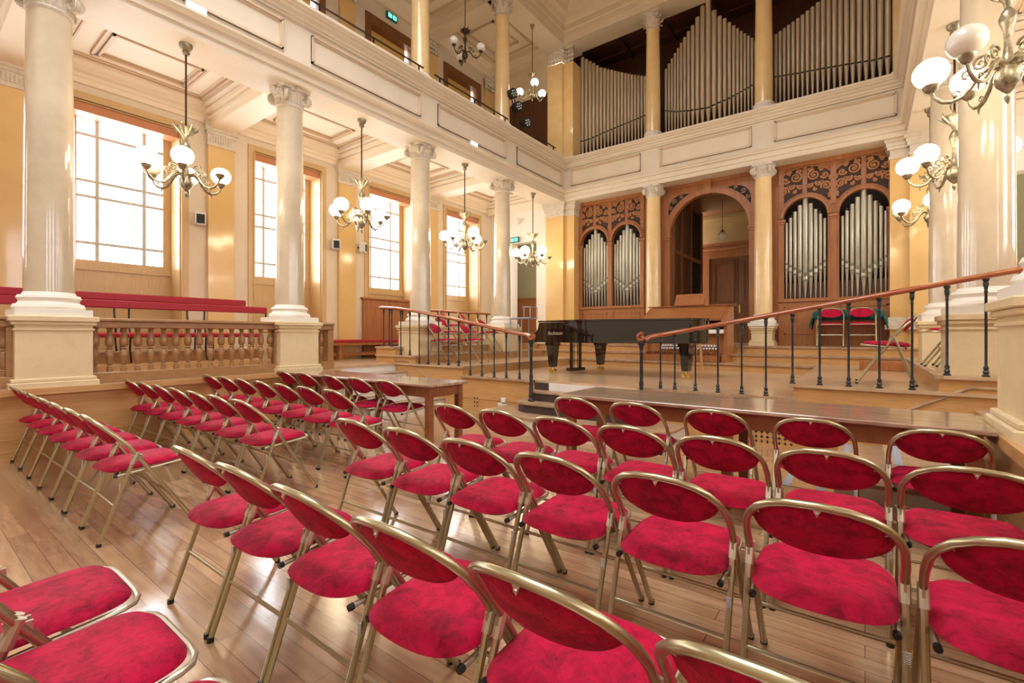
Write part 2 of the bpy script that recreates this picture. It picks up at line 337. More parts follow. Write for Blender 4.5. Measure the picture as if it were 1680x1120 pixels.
    # colonnade beam + gallery parapet
    prof = [(-7.75, 5.20), (-7.05, 5.20), (-7.05, 5.30), (-7.02, 5.305), (-7.02, 5.42), (-6.97, 5.425), (-6.96, 5.455), (-6.93, 5.475), (-6.93, 5.50), (-7.05, 5.53), (-7.05, 6.13), (-7.01, 6.14), (-7.01, 6.17), (-6.98, 6.18), (-6.97, 6.22), (-6.92, 6.245), (-6.92, 6.285), (-6.88, 6.29), (-6.88, 6.31), (-6.84, 6.335), (-6.84, 6.38), (-7.5, 6.40), (-7.75, 6.34)]
    struct(MB().prism([(X(p), z) for p, z in prof], 1, -4.6, 12.0), 'wall_gallery_' + nm, 'cream')
    gp = MB()
    def pframe(mb, a0, a1, z0, z1, face, d=.022, w_=.05, ax='y'):
        for k_, (w2, d2) in enumerate(((w_, d), (w_ * .5, d * 2.0))):
            for (s0, s1, t0, t1) in ((a0, a1, z0, z0 + w2), (a0, a1, z1 - w2, z1), (a0, a0 + w2, z0, z1), (a1 - w2, a1, z0, z1)):
                if ax == 'y': mb.box(face, face + d2 * (1 if sd == 0 else -1), s0, s1, t0, t1)
                else: mb.box(s0, s1, face, face - d2, t0, t1)
    for (a0, a1) in ((-1.4, .9), (1.3, 3.62), (4.08, 6.36), (6.85, 9.12), (9.60, 11.78)): pframe(gp, a0, a1, 5.62, 6.06, X(-7.05))
    struct(gp, 'trim_gallery_panels_' + nm, 'line')
    # upper gallery floor, wall, ceiling
    struct(MB().box(X(-10.7), X(-7.5), -4.6, 14.2, 6.2, 6.3), 'floor.00%d' % (sd + 5), 'oakx')
    uw = MB()
    for i in range(0, len(edges), 2): uw.box(X(-10.0), X(-10.5), edges[i], edges[i + 1], 6.3, 10.2)
    for b_ in BAYS: uw.box(X(-10.0), X(-10.5), b_ - .74, b_ + .74, 9.3, 10.2); uw.box(X(-10.0), X(-10.5), b_ - .74, b_ + .74, 6.3, 6.9)
    struct(uw, 'wall_upper_' + nm, 'cream')
    ua = MB(); ub = MB(); uf = MB()
    for b_ in BAYS:
        for (y0, y1, z0, z1) in ((-.84, -.74, 6.8, 9.42), (.74, .84, 6.8, 9.42), (-.74, .74, 9.3, 9.42), (-.7399, -.68, 6.9, 9.18), (.68, .7399, 6.9, 9.18), (-.7399, .7399, 9.18, 9.2999)): ua.box(X(-9.96), X(-10.2), b_ + y0, b_ + y1, z0, z1)
        ub.box(X(-10.2), X(-10.22), b_ - .68, b_ + .60, 6.9, 9.2)
        uf.box(X(-10.3), X(-10.305), b_ - .74, b_ + .74, 6.9, 9.2)
    struct(ua, 'trim_upper_windows_' + nm, 'doorw'); struct(ub, 'trim_upper_blinds_' + nm, 'blind'); struct(uf, 'window_%d' % (13 + sd), 'glass')
    up = MB(); uc = MB()
    for y in (3.91, 6.68, 9.44, 12.0):
        up.box(X(-10.0), X(-9.92), y - .2, y + .2, 6.3, 9.35)
        uc.box(X(-10.0), X(-9.86), y - .25, y + .25, 9.72, 9.8)
        for q in range(5):
            for (zz, rr) in ((9.42, .05), (9.55, .06), (9.66, .055)): uc.ball((X(-9.9), y - .19 + q * .095, zz), rr, 8, 6)
    struct(up, 'trim_upper_pilaster_' + nm, 'yellow'); struct(uc, 'trim_upper_capital_' + nm, 'cap', smooth=True)
    ue = MB(); ue.prism([(X(-10.0), 9.8), (X(-9.9), 9.8), (X(-9.9), 9.9), (X(-9.8), 9.95), (X(-9.7), 10.1), (X(-10.0), 10.1)], 1, -4.6, 12.6)
    for y in (1.13, 3.91, 6.68, 9.44, 12.2):
        ue.box(X(-9.9), X(-7.6), y - .2, y + .2, 9.8, 10.1); ue.box(X(-9.9), X(-7.6), y - .32, y + .32, 9.95, 10.1)
    struct(ue, 'trim_upper_beams_' + nm, 'ceil')
    struct(MB().box(X(-10.7), X(-7.4), -4.6, 14.2, 10.1, 10.2), 'ceiling.00%d' % (sd + 3), 'ceil')
    cf = MB()
    for b_ in BAYS:
        x0, x1 = sorted((X(-9.5), X(-8.0))); frame(cf, x0, x1, b_ - .95, b_ + .95, 10.06, .05, .04)
        x0, x1 = sorted((X(-9.25), X(-8.3))); frame(cf, x0, x1, b_ - .6, b_ + .6, 10.05, .05, .05)
    struct(cf, 'trim_upper_coffers_' + nm, 'line')
    prof = [(-7.72, 9.8), (-7.05, 9.8), (-7.05, 9.95), (-7.03, 9.96), (-7.03, 10.12), (-7.0, 10.14), (-7.0, 10.3), (-6.95, 10.34), (-6.9, 10.42), (-6.78, 10.46), (-6.72, 10.58), (-6.6, 10.64), (-6.55, 10.8), (-7.72, 10.8)]
    struct(MB().prism([(X(p), z) for p, z in prof], 1, -4.6, 12.6), 'trim_nave_entablature_' + nm, 'cream')
struct(MB().box(-7.7, 1.3, 3.4, 14.2, 10.78, 10.9).box(-7.7, 1.3, -4.6, -3.0, 10.78, 10.9).box(-7.7, -5.5, -3.0, 3.4, 10.78, 10.9).box(-.9, 1.3, -3.0, 3.4, 10.78, 10.9), 'ceiling', 'ceil')  # nave ceiling, opening left for the added skylight
sk = bpy.data.objects.new('window_15', None); COL.objects.link(sk); sk['kind'] = 'structure'  # skylight added out of view to light the seats from above
b = MB()
for k in range(5): b.box(-5.5 + 1.15 * k - .03, -5.5 + 1.15 * k + .03, -3.0, 3.4, 10.78, 10.84)
for k in range(1, 6): b.box(-5.5, -.9, -3.0 + 6.4 * k / 6 - .03, -3.0 + 6.4 * k / 6 + .03, 10.785, 10.835)
b.build('added_skylight_bars', 'bars', sk, kind='structure'); MB().box(-5.5, -.9, -3.0, 3.4, 10.85, 10.86).build('added_skylight_pane', 'glass', sk, kind='structure')
cf = MB()
for (x0, x1, y0, y1) in ((-6.2, -3.6, 8.4, 11.1), (-2.8, -.2, 8.4, 11.1), (-6.2, -3.6, 5.0, 7.7), (-2.8, -.2, 5.0, 7.7)):
    for k, (d, h_, w2) in enumerate(((0, .16, .08), (.10, .10, .05), (.2, .13, .06), (.34, .06, .04), (.5, .10, .06), (.62, .05, .04), (.75, .08, .05))): frame(cf, x0 + d, x1 - d, y0 + d, y1 - d, 10.78 - h_, w2, h_ + .001)
struct(cf, 'trim_nave_coffers', 'line')

# ---- back end: parapet and beam of the organ gallery, faces -Y
prof = [(12.60, 5.20), (11.94, 5.20), (11.94, 5.30), (11.91, 5.305), (11.91, 5.42), (11.86, 5.425), (11.85, 5.455), (11.82, 5.475), (11.82, 5.50), (11.94, 5.53), (11.94, 6.13), (11.90, 6.14), (11.90, 6.17), (11.87, 6.18), (11.86, 6.22), (11.81, 6.245), (11.81, 6.285), (11.77, 6.29), (11.77, 6.31), (11.73, 6.335), (11.73, 6.38), (12.4, 6.40), (12.6, 6.34)]
struct(MB().prism(prof, 0, -7.05, .65), 'wall_gallery_back', 'cream')
gp = MB(); sd = 0
for (a0, a1) in ((-6.80, -4.72), (-4.20, -2.08), (-1.62, .50)): pframe(gp, a0, a1, 5.62, 6.08, 11.94, ax='x')
struct(gp, 'trim_gallery_panels_back', 'line')
prof = [(12.6, 9.8), (11.94, 9.8), (11.94, 9.95), (11.92, 9.96), (11.92, 10.12), (11.89, 10.14), (11.89, 10.3), (11.84, 10.34), (11.79, 10.42), (11.67, 10.46), (11.61, 10.58), (11.49, 10.64), (11.44, 10.8), (12.6, 10.8)]
struct(MB().prism(prof, 0, -7.05, .65), 'trim_nave_entablature_back', 'cream')
# corner piers below and above
for sd in (0, 1):
    X = (lambda x: x) if sd == 0 else (lambda x: MX - x); nm = ('left', 'right')[sd]
    p = MB(); p.box(X(-7.7), X(-7.10), 11.98, 12.5, .74, 4.82); p.box(X(-7.10), X(-6.80), 12.1, 12.6, .74, 4.82); struct(p, 'trim_corner_pier_' + nm, 'yellow')
    c = MB()
    for (d, z0, z1) in ((.02, 4.82, 4.87), (.0, 4.87, 5.0), (.04, 5.0, 5.06), (.06, 5.06, 5.14), (.09, 5.14, 5.20)):
        c.box(X(-7.7 - d), X(-7.10 + d), 11.98 - d, 12.5, z0, z1); c.box(X(-7.10), X(-6.80 + d), 12.1 - d, 12.6, z0, z1)
    struct(c, 'trim_corner_capital_' + nm, 'cap')
    b = MB()
    for (d, z0, z1) in ((.08, 1.42, 1.51), (.05, 1.51, 1.6), (.03, 1.6, 1.66)):
        b.box(X(-7.7 - d), X(-7.10 + d), 11.98 - d, 12.5, z0, z1); b.box(X(-7.10), X(-6.80 + d), 12.1 - d, 12.6, z0, z1)
    struct(b, 'trim_corner_plinth_' + nm, 'cap')
    p = MB(); p.box(X(-7.65), X(-7.15), 12.0, 12.6, 6.4, 9.35); p.box(X(-7.15), X(-6.85), 12.12, 12.6, 6.4, 9.35); struct(p, 'trim_upper_pier_' + nm, 'marbleY')
    c = MB(); c.box(X(-7.72), X(-7.05), 11.96, 12.6, 9.72, 9.8); c.box(X(-7.1), X(-6.8), 12.05, 12.6, 9.72, 9.8)
    for q in range(6):
        for (zz, rr) in ((9.42, .055), (9.54, .065), (9.66, .06)): c.ball((X(-7.62 + q * .1), 12.0, zz), rr, 8, 6)
    for q in range(3):
        for (zz, rr) in ((9.42, .055), (9.54, .065), (9.66, .06)): c.ball((X(-7.08 + q * .1), 12.12, zz), rr, 8, 6)
    for q in range(5):
        for (zz, rr) in ((9.42, .055), (9.54, .065), (9.66, .06)): c.ball((X(-7.14), 12.05 + q * .1, zz), rr, 8, 6)
    struct(c, 'trim_upper_pier_capital_' + nm, 'cap', smooth=True)
    c = MB(); c.box(X(-7.7), X(-7.1), 11.94, 12.6, 6.40, 6.48); c.box(X(-7.15), X(-6.8), 12.06, 12.6, 6.40, 6.48); c.box(X(-7.68), X(-7.12), 11.96, 12.6, 6.48, 6.56); c.box(X(-7.15), X(-6.82), 12.09, 12.6, 6.48, 6.56)
    struct(c, 'trim_upper_pier_base_' + nm, 'white')
    # wall closing the aisle behind the pier, with a doorway (left one is seen)
    w = MB(); w.box(X(-10.05), X(-9.14), 12.2, 12.5, .74, 5.6); w.box(X(-8.19), X(-7.68), 12.2, 12.5, .74, 5.6); w.box(X(-9.14), X(-8.19), 12.2, 12.5, 4.25, 5.6)
    struct(w, 'wall_back_' + nm, 'white')
    w = MB(); w.box(X(-10.02), X(-7.6), 13.6, 13.7, 2.6, 5.6); struct(w, 'wall_passage_' + nm, 'greeny')
    w = MB(); w.box(X(-10.02), X(-7.6), 13.5, 13.7, .74, 2.55)
    for q in range(5): w.box(X(-9.8 + q * .45), X(-9.79 + q * .45), 13.48, 13.5, .74, 2.55)
    w.box(X(-10.02), X(-7.6), 13.46, 13.7, 2.55, 2.6)
    struct(w, 'trim_passage_panelling_' + nm, 'organ')
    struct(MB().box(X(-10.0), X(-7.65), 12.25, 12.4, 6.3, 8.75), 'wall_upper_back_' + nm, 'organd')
    struct(MB().box(X(-10.0), X(-7.65), 12.25, 12.4, 8.75, 10.1), 'wall_upper_back_plaster_' + nm, 'cream')

# ---- columns
def ionic_capital(r, c=(0, 0, 0)):
    m = MB(); m.lathe([(r * 1.03, 0), (r * 1.10, .02), (r * 1.03, .04), (r * 1.0, .045), (r * 1.02, .13), (r * 1.15, .16), (r * 1.28, .20), (r * 1.2, .235)], c, 32)
    for k in range(24):
        a = 2 * PI * k / 24; m.ball((c[0] + r * 1.03 * math.cos(a), c[1] + r * 1.03 * math.sin(a), c[2] + .095), .016, 6, 6, (1, 1, 3))
        m.ball((c[0] + r * 1.2 * math.cos(a), c[1] + r * 1.2 * math.sin(a), c[2] + .175), .016, 6, 4)
    n = 28; ab = []
    for k in range(n):                     # abacus with concave sides
        a = 2 * PI * k / n + PI / n; q = abs(math.sin(2 * a)); ab.append((c[0] + r * (1.22 + .42 * q ** 4) * math.cos(a), c[1] + r * (1.22 + .42 * q ** 4) * math.sin(a)))
    m.prism(ab, 2, c[2] + .255, c[2] + .30)
    for k in range(4):                     # diagonal volutes, two scroll faces each
        a = PI / 4 + k * PI / 2; d = Vector((math.cos(a), math.sin(a), 0))
        for s_ in (-1, 1):
            b = a + s_ * math.radians(26); u = Vector((math.cos(b), math.sin(b), 0)); nrm = Vector((math.cos(b + s_ * PI / 2), math.sin(b + s_ * PI / 2), 0))
            ctr = Vector(c) + d * r * 1.33 + Vector((0, 0, .15)) + nrm * .018
            mt = Matrix((u, Vector((0, 0, 1)), nrm)).transposed()
            m.lathe([(.082, -.03), (.082, .0), (.07, .008), (.02, .008)], ctr, 16, mt)
            p, rs = spiral(ctr + nrm * .012, u, (0, 0, 1), .088, 1.9, .013, 26, -1, PI / 2 + .2); m.tube(p, rs, 6)
            m.ball(ctr + nrm * .012, .018, 8, 6)
        e = [Vector(c) + Vector((math.cos(a + t), math.sin(a + t), 0)) * r * 1.22 + Vector((0, 0, .24 - .0 * abs(t))) for t in (-.75, -.5, -.25, 0, .25, .5, .75)]
        m.tube(e, .02, 6)
    for k in range(4): m.ball((c[0] + r * 1.32 * math.cos(k * PI / 2), c[1] + r * 1.32 * math.sin(k * PI / 2), c[2] + .265), .035, 8, 6)
    return m
def corinth_capital(r, c, h=.45):
    m = MB(); m.lathe([(r * 1.0, 0), (r * 1.10, .015), (r * 1.0, .035), (r * .98, .05), (r * 1.0, h * .6), (r * 1.25, h - .06)], c, 24)
    ab = [(c[0] + r * (1.25 + .45 * abs(math.sin(2 * (2 * PI * k / 24 + PI / 24))) ** 3) * math.cos(2 * PI * k / 24 + PI / 24), c[1] + r * (1.25 + .45 * abs(math.sin(2 * (2 * PI * k / 24 + PI / 24))) ** 3) * math.sin(2 * PI * k / 24 + PI / 24)) for k in range(24)]
    m.prism(ab, 2, c[2] + h - .06, c[2] + h)
    for row, (z0, hh, rr) in enumerate(((.05, .15, 1.02), (.14, .17, 1.06))):
        for k in range(8):
            a = 2 * PI * (k + row * .5) / 8; d = Vector((math.cos(a), math.sin(a), 0)); t = Vector((-d.y, d.x, 0))
            vs = []; w_ = .055
            for (zz, out, ww) in ((0, .0, .8), (.4, .01, 1.0), (.75, .03, .9), (.95, .065, .6), (.9, .09, .3)):
                for q in (-1, 0, 1): vs.append(Vector(c) + d * (r * rr + out - abs(q) * .012) + t * w_ * ww * q + Vector((0, 0, z0 + hh * zz)))
            vs2 = [v - d * .015 for v in vs]; fs = []
            for i in range(4):
                for j in range(2): A = i * 3 + j; fs.append((A, A + 1, A + 4, A + 3)); fs.append((A + 15, A + 18, A + 19, A + 16))
            m.add(vs + vs2, fs)
            m.ball(Vector(c) + d * (r * rr + .075) + Vector((0, 0, z0 + hh * .9)), .024, 6, 5)
    for k in range(4):
        a = PI / 4 + k * PI / 2; d = Vector((math.cos(a), math.sin(a), 0))
        p, rs = spiral(Vector(c) + d * r * 1.42 + Vector((0, 0, h - .12)), d, (0, 0, 1), .05, 1.4, .014, 16, -1, 1.4); m.tube(p, rs, 6)
        m.tube([Vector(c) + d * r * 1.02 + Vector((0, 0, h * .45)), Vector(c) + d * r * 1.2 + Vector((0, 0, h * .68)), Vector(c) + d * r * 1.42 + Vector((0, 0, h - .07))], .014, 6)
        m.ball((c[0] + r * 1.25 * math.cos(k * PI / 2), c[1] + r * 1.25 * math.sin(k * PI / 2), c[2] + h - .05), .035, 8, 6)
    return m
def base_prof(r): return [(r * 1.36, .07), (r * 1.42, .10), (r * 1.36, .135), (r * 1.22, .145), (r * 1.16, .17), (r * 1.2, .19), (r * 1.26, .205), (r * 1.2, .235), (r * 1.06, .24), (r * 1.0, .27)]
def shaft_prof(r0, r1, z0, z1):
    return [(r0 + (r1 - r0) * (t ** 1.8), z0 + (z1 - z0) * t) for t in [i / 10 for i in range(11)]]
def column(x, y, z0, label, group, shaft='marble', ped=(.31, .74), r0=.215, r1=.19, ztop=5.20, kind='ionic', name='ionic_column'):
    t = thing(name, label, 'column', (x, y, 0), 0, group)
    if ped:
        hw, zb = ped; p = MB(); p.box(-hw, hw, -hw, hw, zb, z0 - .02)
        for (d, a, b) in ((.05, zb, zb + .10), (.03, zb + .10, zb + .14), (.015, z0 - .16, z0 - .13), (.03, z0 - .10, z0 - .06), (.05, z0 - .06, z0)): p.bbox(-hw - d, hw + d, -hw - d, hw + d, a, b, .008)
        p.build('pedestal', 'stone', t)
    b = MB(); q = r0 * 1.45; b.box(-q, q, -q, q, z0, z0 + .075); b.lathe([(rr, zz + z0) for rr, zz in base_prof(r0)], (0, 0, 0), 40); b.build('column_base', 'white', t, True)
    hc = .30 if kind == 'ionic' else .45
    s_ = MB(); s_.lathe(shaft_prof(r0, r1, z0 + .27, ztop - hc), (0, 0, 0), 48); s_.build('shaft', shaft, t, True)
    (ionic_capital(r1, (0, 0, ztop - hc)) if kind == 'ionic' else corinth_capital(r1, (0, 0, ztop - hc))).build('capital', 'cap', t, True)
    return t
ys = (1.13, 3.91, 6.68, 9.44)
wl = ['nearest column of the left row, its huge shaft cut by the top-left of the photo', 'left-row column between the bench balustrade and the worn long table', 'left-row column behind the left stair rail with red chairs round its foot', 'farthest left-row column beside the doorway with the green exit sign']
for i, y in enumerate(ys): column(-7.38, y, 1.51, wl[i], 'ionic columns along the hall', ped=(.31, .70))
wr = ['', 'column on the big yellowish pedestal cut by the right edge of the photo', 'big pale column of the right row behind the top of the right handrail', 'right-row column half hidden behind the bigger column, nearer the organ']
for i, y in list(enumerate(ys))[1:]: column(MX + 7.38, y, 1.51, wr[i], 'ionic columns along the hall', ped=(.31, .70))
column(-4.44, 12.12, 1.51, 'yellow column between the left organ pipes and the arch', 'ionic columns before the organ', 'marbleY', ped=(.21, 1.05), r0=.19, r1=.17)
column(-1.87, 12.12, 1.51, 'yellow column between the arch and the right organ pipes', 'ionic columns before the organ', 'marbleY', ped=(.21, 1.05), r0=.19, r1=.17)
for i, (y, lb) in enumerate(((3.91, 'upper gallery column above the second left column'), (6.68, 'upper gallery column beside the gallery exit sign'), (9.44, 'upper gallery column with black spotlights beside it'))):
    column(-7.38, y, 6.40, lb, 'corinthian columns upstairs', 'marbleY', None, .19, .165, 9.80, 'cor', 'corinthian_column')
for i, (x, lb) in enumerate(((-4.50, 'upper column between the left and middle ranks of tall pipes'), (-1.88, 'upper column between the middle and right ranks of tall pipes'))):
    column(x, 12.25, 6.40, lb, 'corinthian columns upstairs', 'marbleY', None, .19, .165, 9.80, 'cor', 'corinthian_column')
column(MX + 7.38, 6.68, 6.40, 'right upper gallery column above the big pale column', 'corinthian columns upstairs', 'marbleY', None, .19, .165, 9.80, 'cor', 'corinthian_column')
column(MX + 7.38, 9.44, 6.40, 'right upper gallery column near the organ gallery', 'corinthian columns upstairs', 'marbleY', None, .19, .165, 9.80, 'cor', 'corinthian_column')

# ---- stage: stepped levels
def solid(name, m, boxes, lip=None, z=None):
    b = MB()
    for (x0, x1, y0, y1, z0, z1) in boxes: b.box(x0, x1, y0, y1, z0, z1)
    return struct(b, name, m)
F = 6.2
solid('floor.007', 'oak', [(-7.58, -4.2, F, 6.5, 0, .555), (-2.5, 1.18, F, 6.5, 0, .555), (-4.2, -2.5, F + .05, 6.5, 0, .555), (-8.2, 1.8, 6.5, 16.2, 0, .555), (-7.58, -5.75, F, 6.5, .555, .59), (-.65, 1.18, F, 6.5, .555, .59)])
solid('floor.008', 'oakx', [(-5.75, -4.2, F - .03, 10.1, .555, .59), (-4.2, -2.5, F + .03, 10.1, .555, .59), (-2.5, -.65, F - .03, 10.1, .555, .59)])
def level(nm, z0, z1, xi, yi, xo, yo):   # U-shaped terrace; inner edge xi,yi ; outer xo,yo (left half x, mirrored)
    R_ = lambda x: MX - x
    r = MB(); r.box(xo, xi, F, yo, z0, z1 - .035); r.box(R_(xi), R_(xo), F, yo, z0, z1 - .035); r.box(xi, R_(xi), yi, yo, z0, z1 - .035); struct(r, nm[0], 'oak')
    l = MB(); l.box(xo, xi + .03, F - .03, yi - .03, z1 - .035, z1); l.box(R_(xi) - .03, R_(xo), F - .03, yi - .03, z1 - .035, z1); l.box(xo, R_(xo), yi - .03, yo, z1 - .035, z1); struct(l, nm[1], 'oakx')
    n = MB()
    n.box(xi - .03, xi + .034, F - .034, yi, z1 - .036, z1 + .001); n.box(R_(xi) + .03, R_(xi) - .034, F - .034, yi, z1 - .036, z1 + .001); n.box(xi, R_(xi), yi - .034, yi + .03, z1 - .036, z1 + .001)
    struct(n, nm[2], 'nosing')
level(('floor.009', 'floor.010', 'trim_nosing_1'), .59, .75, -5.75, 10.05, -7.6, 16.2)
level(('floor.011', 'floor.012', 'trim_nosing_2'), .75, .91, -6.98, 10.75, -8.2, 16.2)
level(('floor.013', 'floor.014', 'trim_nosing_3'), .91, 1.07, -7.58, 11.35, -8.2, 16.2)
n = MB(); n.box(-5.78, -4.2, F - .035, F + .01, .553, .592); n.box(-2.5, -.62, F - .035, F + .01, .553, .592); struct(n, 'trim_nosing_4', 'nosing')
n = MB()   # mouldings on the stage face
for (a, b) in ((-6.2, -4.3), (-2.1, -.2)):
    n.box(a, b, F - .015, F, 0, .09); n.box(a, b, F - .008, F, .20, .215)
struct(n, 'baseboard_stage', 'oak')
# raked moulding where the side stairs meet the stage face
n = MB(); n.tube([(-7.6, F - .005, .80), (-7.2, F - .005, .80), (-6.15, F - .005, .21)], .014, 6); n.tube([(MX + 7.6, F - .005, .80), (MX + 7.2, F - .005, .80), (MX + 6.15, F - .005, .21)], .014, 6); struct(n, 'trim_stage_rake', 'nosing', True)
# central entry stair
def round_step(x0, x1, y0, y1, r, n=8):
    p = [(x0, y1)]; p += [(x0 + r - r * math.cos(t), y0 + r - r * math.sin(t)) for t in [PI / 2 * i / n for i in range(n + 1)]]
    p += [(x1 - r + r * math.sin(t), y0 + r - r * math.cos(t)) for t in [PI / 2 * i / n for i in range(n + 1)]] + [(x1, y1)]
    return p
t = thing('stage_stair', 'worn rounded steps up to the stage between the two iron newel posts', 'stairs')
for i, (x0, x1, y0, r, z0, z1, mm) in enumerate(((-4.75, -1.85, 5.38, .45, 0, .148, 'whiter'), (-4.32, -2.28, 5.74, .28, .148, .296, 'stepd'), (-4.18, -2.42, 6.0, .12, .296, .444, 'stepd'))):
    MB().prism(round_step(x0, x1, y0, F + .04, r), 2, z0 + .001, z1 - .03).build('riser', mm, t); MB().prism(round_step(x0 - .02, x1 + .02, y0 - .02, F + .04, r), 2, z1 - .03, z1).build('tread', 'nosing', t)
MB().box(-4.18, -3.93, F + .0, F + .045, .444, .555).build('riser', 'stepd', t)
MB().box(-3.93, -2.5, F + .0, F + .045, .444, .555).build('riser', 'whiter', t)

# ---- railings
def post(h, r=.011):
    return [(.030, 0), (.030, .012), (.018, .025), (.026, .045), (.016, .06), (.022, .085), (.014, .10), (r, .115), (r, h - .14), (r * 1.5, h - .13), (r, h - .115), (.016, h - .09), (.022, h - .05), (.017, h - .035), (.026, h - .015), (.026, h)]
def rail(label, path, posts, newel):
    t = thing('handrail', label, 'railing')
    pts = []
    P = [Vector(p) for p in path]                                    # Catmull-Rom
    for i in range(len(P) - 1):
        a, b, c, d = P[max(i - 1, 0)], P[i], P[i + 1], P[min(i + 2, len(P) - 1)]
        for k in range(6):
            s_ = k / 6; pts.append(.5 * ((2 * b) + (c - a) * s_ + (2 * a - 5 * b + 4 * c - d) * s_ ** 2 + (3 * b - a - 3 * c + d) * s_ ** 3))
    pts.append(P[-1])
    MB().tube(pts, .034, 12, flat=(.85, 1.1)).build('wooden_rail', 'redwood', t, True)
    for (x, y, z) in posts:
        zt = min(pts, key=lambda p: (p.x - x) ** 2 + (p.y - y) ** 2).z - .02
        MB().lathe(post(zt - z), (x, y, z), 10).build('baluster', 'iron', t, True)
    if newel:
        x, y, z, h = newel
        MB().lathe([(.05, 0), (.05, .03), (.034, .05), (.042, .09), (.03, .12), (.036, .2), (.026, .22), (.034, .27), (.024, .30), (.03, .38), (.022, .42), (.022, h - .16), (.032, h - .14), (.024, h - .12), (.03, h - .06), (.05, h - .02), (.05, h)], (x, y, z), 14).build('newel_post', 'iron', t, True)
        p, rs = spiral((x, y, z + h + .05), (1, 0, 0), (0, 0, 1), .055, 1.2, .03, 16, 1 if x > -3.2 else -1, 1.2)
        MB().tube(p, rs, 8).build('rail_volute', 'redwood', t, True)
    return t
rail('mahogany handrail on thin black balusters, left of the stage entry',
     [(-4.10, 5.94, 1.245), (-4.16, 6.02, 1.29), (-4.3, 6.14, 1.31), (-4.64, F, 1.345), (-5.44, F, 1.50), (-6.34, F, 1.66), (-7.37, F, 1.82), (-7.9, F, 1.87), (-8.12, 6.24, 1.88), (-8.17, 6.45, 1.88), (-8.17, 8.0, 1.88), (-8.17, 9.9, 1.88)],
     [(x, F + .01, .59) for x in (-4.50, -4.77, -5.03, -5.30, -5.57)] + [(x, F + .01, .75) for x in (-5.85, -6.11, -6.36, -6.64, -6.89)] + [(x, F + .01, .91) for x in (-7.16, -7.43)] + [(-7.72, F + .02, 1.07), (-7.98, F + .02, 1.07)] + [(-8.15, 6.5 + .36 * k, 1.07) for k in range(10)],
     (-4.07, 5.92, .296, .93))
rail('mahogany handrail on thin black balusters, right of the stage entry',
     [(-2.30, 5.94, 1.235), (-2.25, 6.02, 1.28), (-2.12, 6.14, 1.31), (-1.8, F, 1.37), (-.91, F, 1.53), (.25, F, 1.74), (1.15, F, 1.90), (1.5, F, 1.93), (1.72, 6.24, 1.93), (1.77, 6.5, 1.93)],
     [(x, F + .01, .59) for x in (-2.18, -1.99, -1.73, -1.46, -1.19, -.93)] + [(x, F + .01, .75) for x in (-.66, -.40, -.14, .12, .38)] + [(x, F + .01, .91) for x in (.64, .91)] + [(1.25, F + .02, 1.07), (1.5, F + .02, 1.07)],
     (-2.33, 5.92, .296, .92))

# ---- balustrades of the left aisle (and mirrored one behind the camera side)
def balustrade(label, y0, y1, n, X, endpost=None):
    t = thing('balustrade', label, 'balustrade', (0, 0, 0), 0, 'oak balustrades of the side aisles')
    xc = X(-7.27)
    MB().bbox(xc - .11, xc + .11, y0, y1, .735, .865, .01).build('bottom_rail', 'oakd', t)
    r = MB(); r.bbox(xc - .13, xc + .13, y0, y1, 1.465, 1.505, .01); r.bbox(xc - .10, xc + .10, y0, y1, 1.39, 1.465, .008); r.build('top_rail', 'oakd', t)
    pr = [(.032, 0), (.032, .04), (.022, .05), (.030, .06), (.021, .07), (.028, .10), (.043, .17), (.046, .21), (.040, .245), (.024, .265), (.036, .28), (.024, .295), (.040, .315), (.046, .35), (.043, .39), (.028, .45), (.021, .475), (.030, .485), (.024, .495), (.036, .525)]
    for k in range(n):
        y = y0 + (y1 - y0) * (k + .5) / n
        MB().lathe(pr, (xc, y, .865), 14).build('baluster', 'oakd', t, True)
    for (a, b) in (endpost or []): MB().bbox(xc - .09, xc + .09, a, b, .865, 1.39, .008).build('end_post', 'oakd', t)
L = lambda x: x; Rr = lambda x: MX - x
balustrade('oak balustrade between the two nearest left columns, red benches behind', 1.43, 3.61, 16, L, [(1.43, 1.47), (3.57, 3.61)])
balustrade('short oak balustrade with one baluster and an end post, beside the white steps', 4.20, 4.56, 1, L, [(4.46, 4.56)])
balustrade('oak balustrade cut by the left edge, left of the nearest column', -1.34, .83, 16, L, [(.77, .83)])
balustrade('short oak balustrade on the right platform beside the big pedestal', 4.20, 4.56, 1, Rr, [(4.46, 4.56)])

# ---- benches in the left aisle
def bench(label, x, z, y0, y1):
    t = thing('upholstered_bench', label, 'bench', (x, 0, z), 0, 'red benches in the left aisle')
    MB().bbox(-.03, .03, y0, y1, .79, .90, .012).build('back_cushion', 'redb', t)
    MB().bbox(.06, .42, y0, y1, .37, .44, .02).build('seat_cushion', 'redb', t)
    k = 0; y = y0 + .25
    while y < y1:
        MB().tube([(.02, y, .86), (.0, y, .60), (.08, y, .38), (.06, y, .2), (.12, y, .0)], .013, 6).tube([(.08, y, .37), (.36, y, .36), (.34, y, .0)], .013, 6).build('bench_leg', 'iron', t, True)
        y += .98
bench('long red bench on the upper tier of the left aisle, its back rail highest', -9.32, 1.055, -3.0, 4.08)
bench('long red bench on the lower tier, just behind the oak balustrade', -8.60, .90, -3.0, 4.12)
struct(MB().box(-8.72, -8.1, -4.6, 4.15, .74, .90), 'trim_tier_lower', 'oak')
t = thing('wall_bench', 'low red-topped bench with a plank stretcher along the aisle wall beyond the white steps', 'bench', (-9.75, 0, .74))
MB().bbox(-.2, .2, 4.9, 11.0, .39, .46, .02).build('seat_cushion', 'redb', t)
MB().box(-.18, .18, 4.9, 11.0, .33, .39).build('seat_board', 'organ', t)
MB().box(-.03, .03, 4.9, 11.0, .08, .16).build('stretcher', 'organ', t)
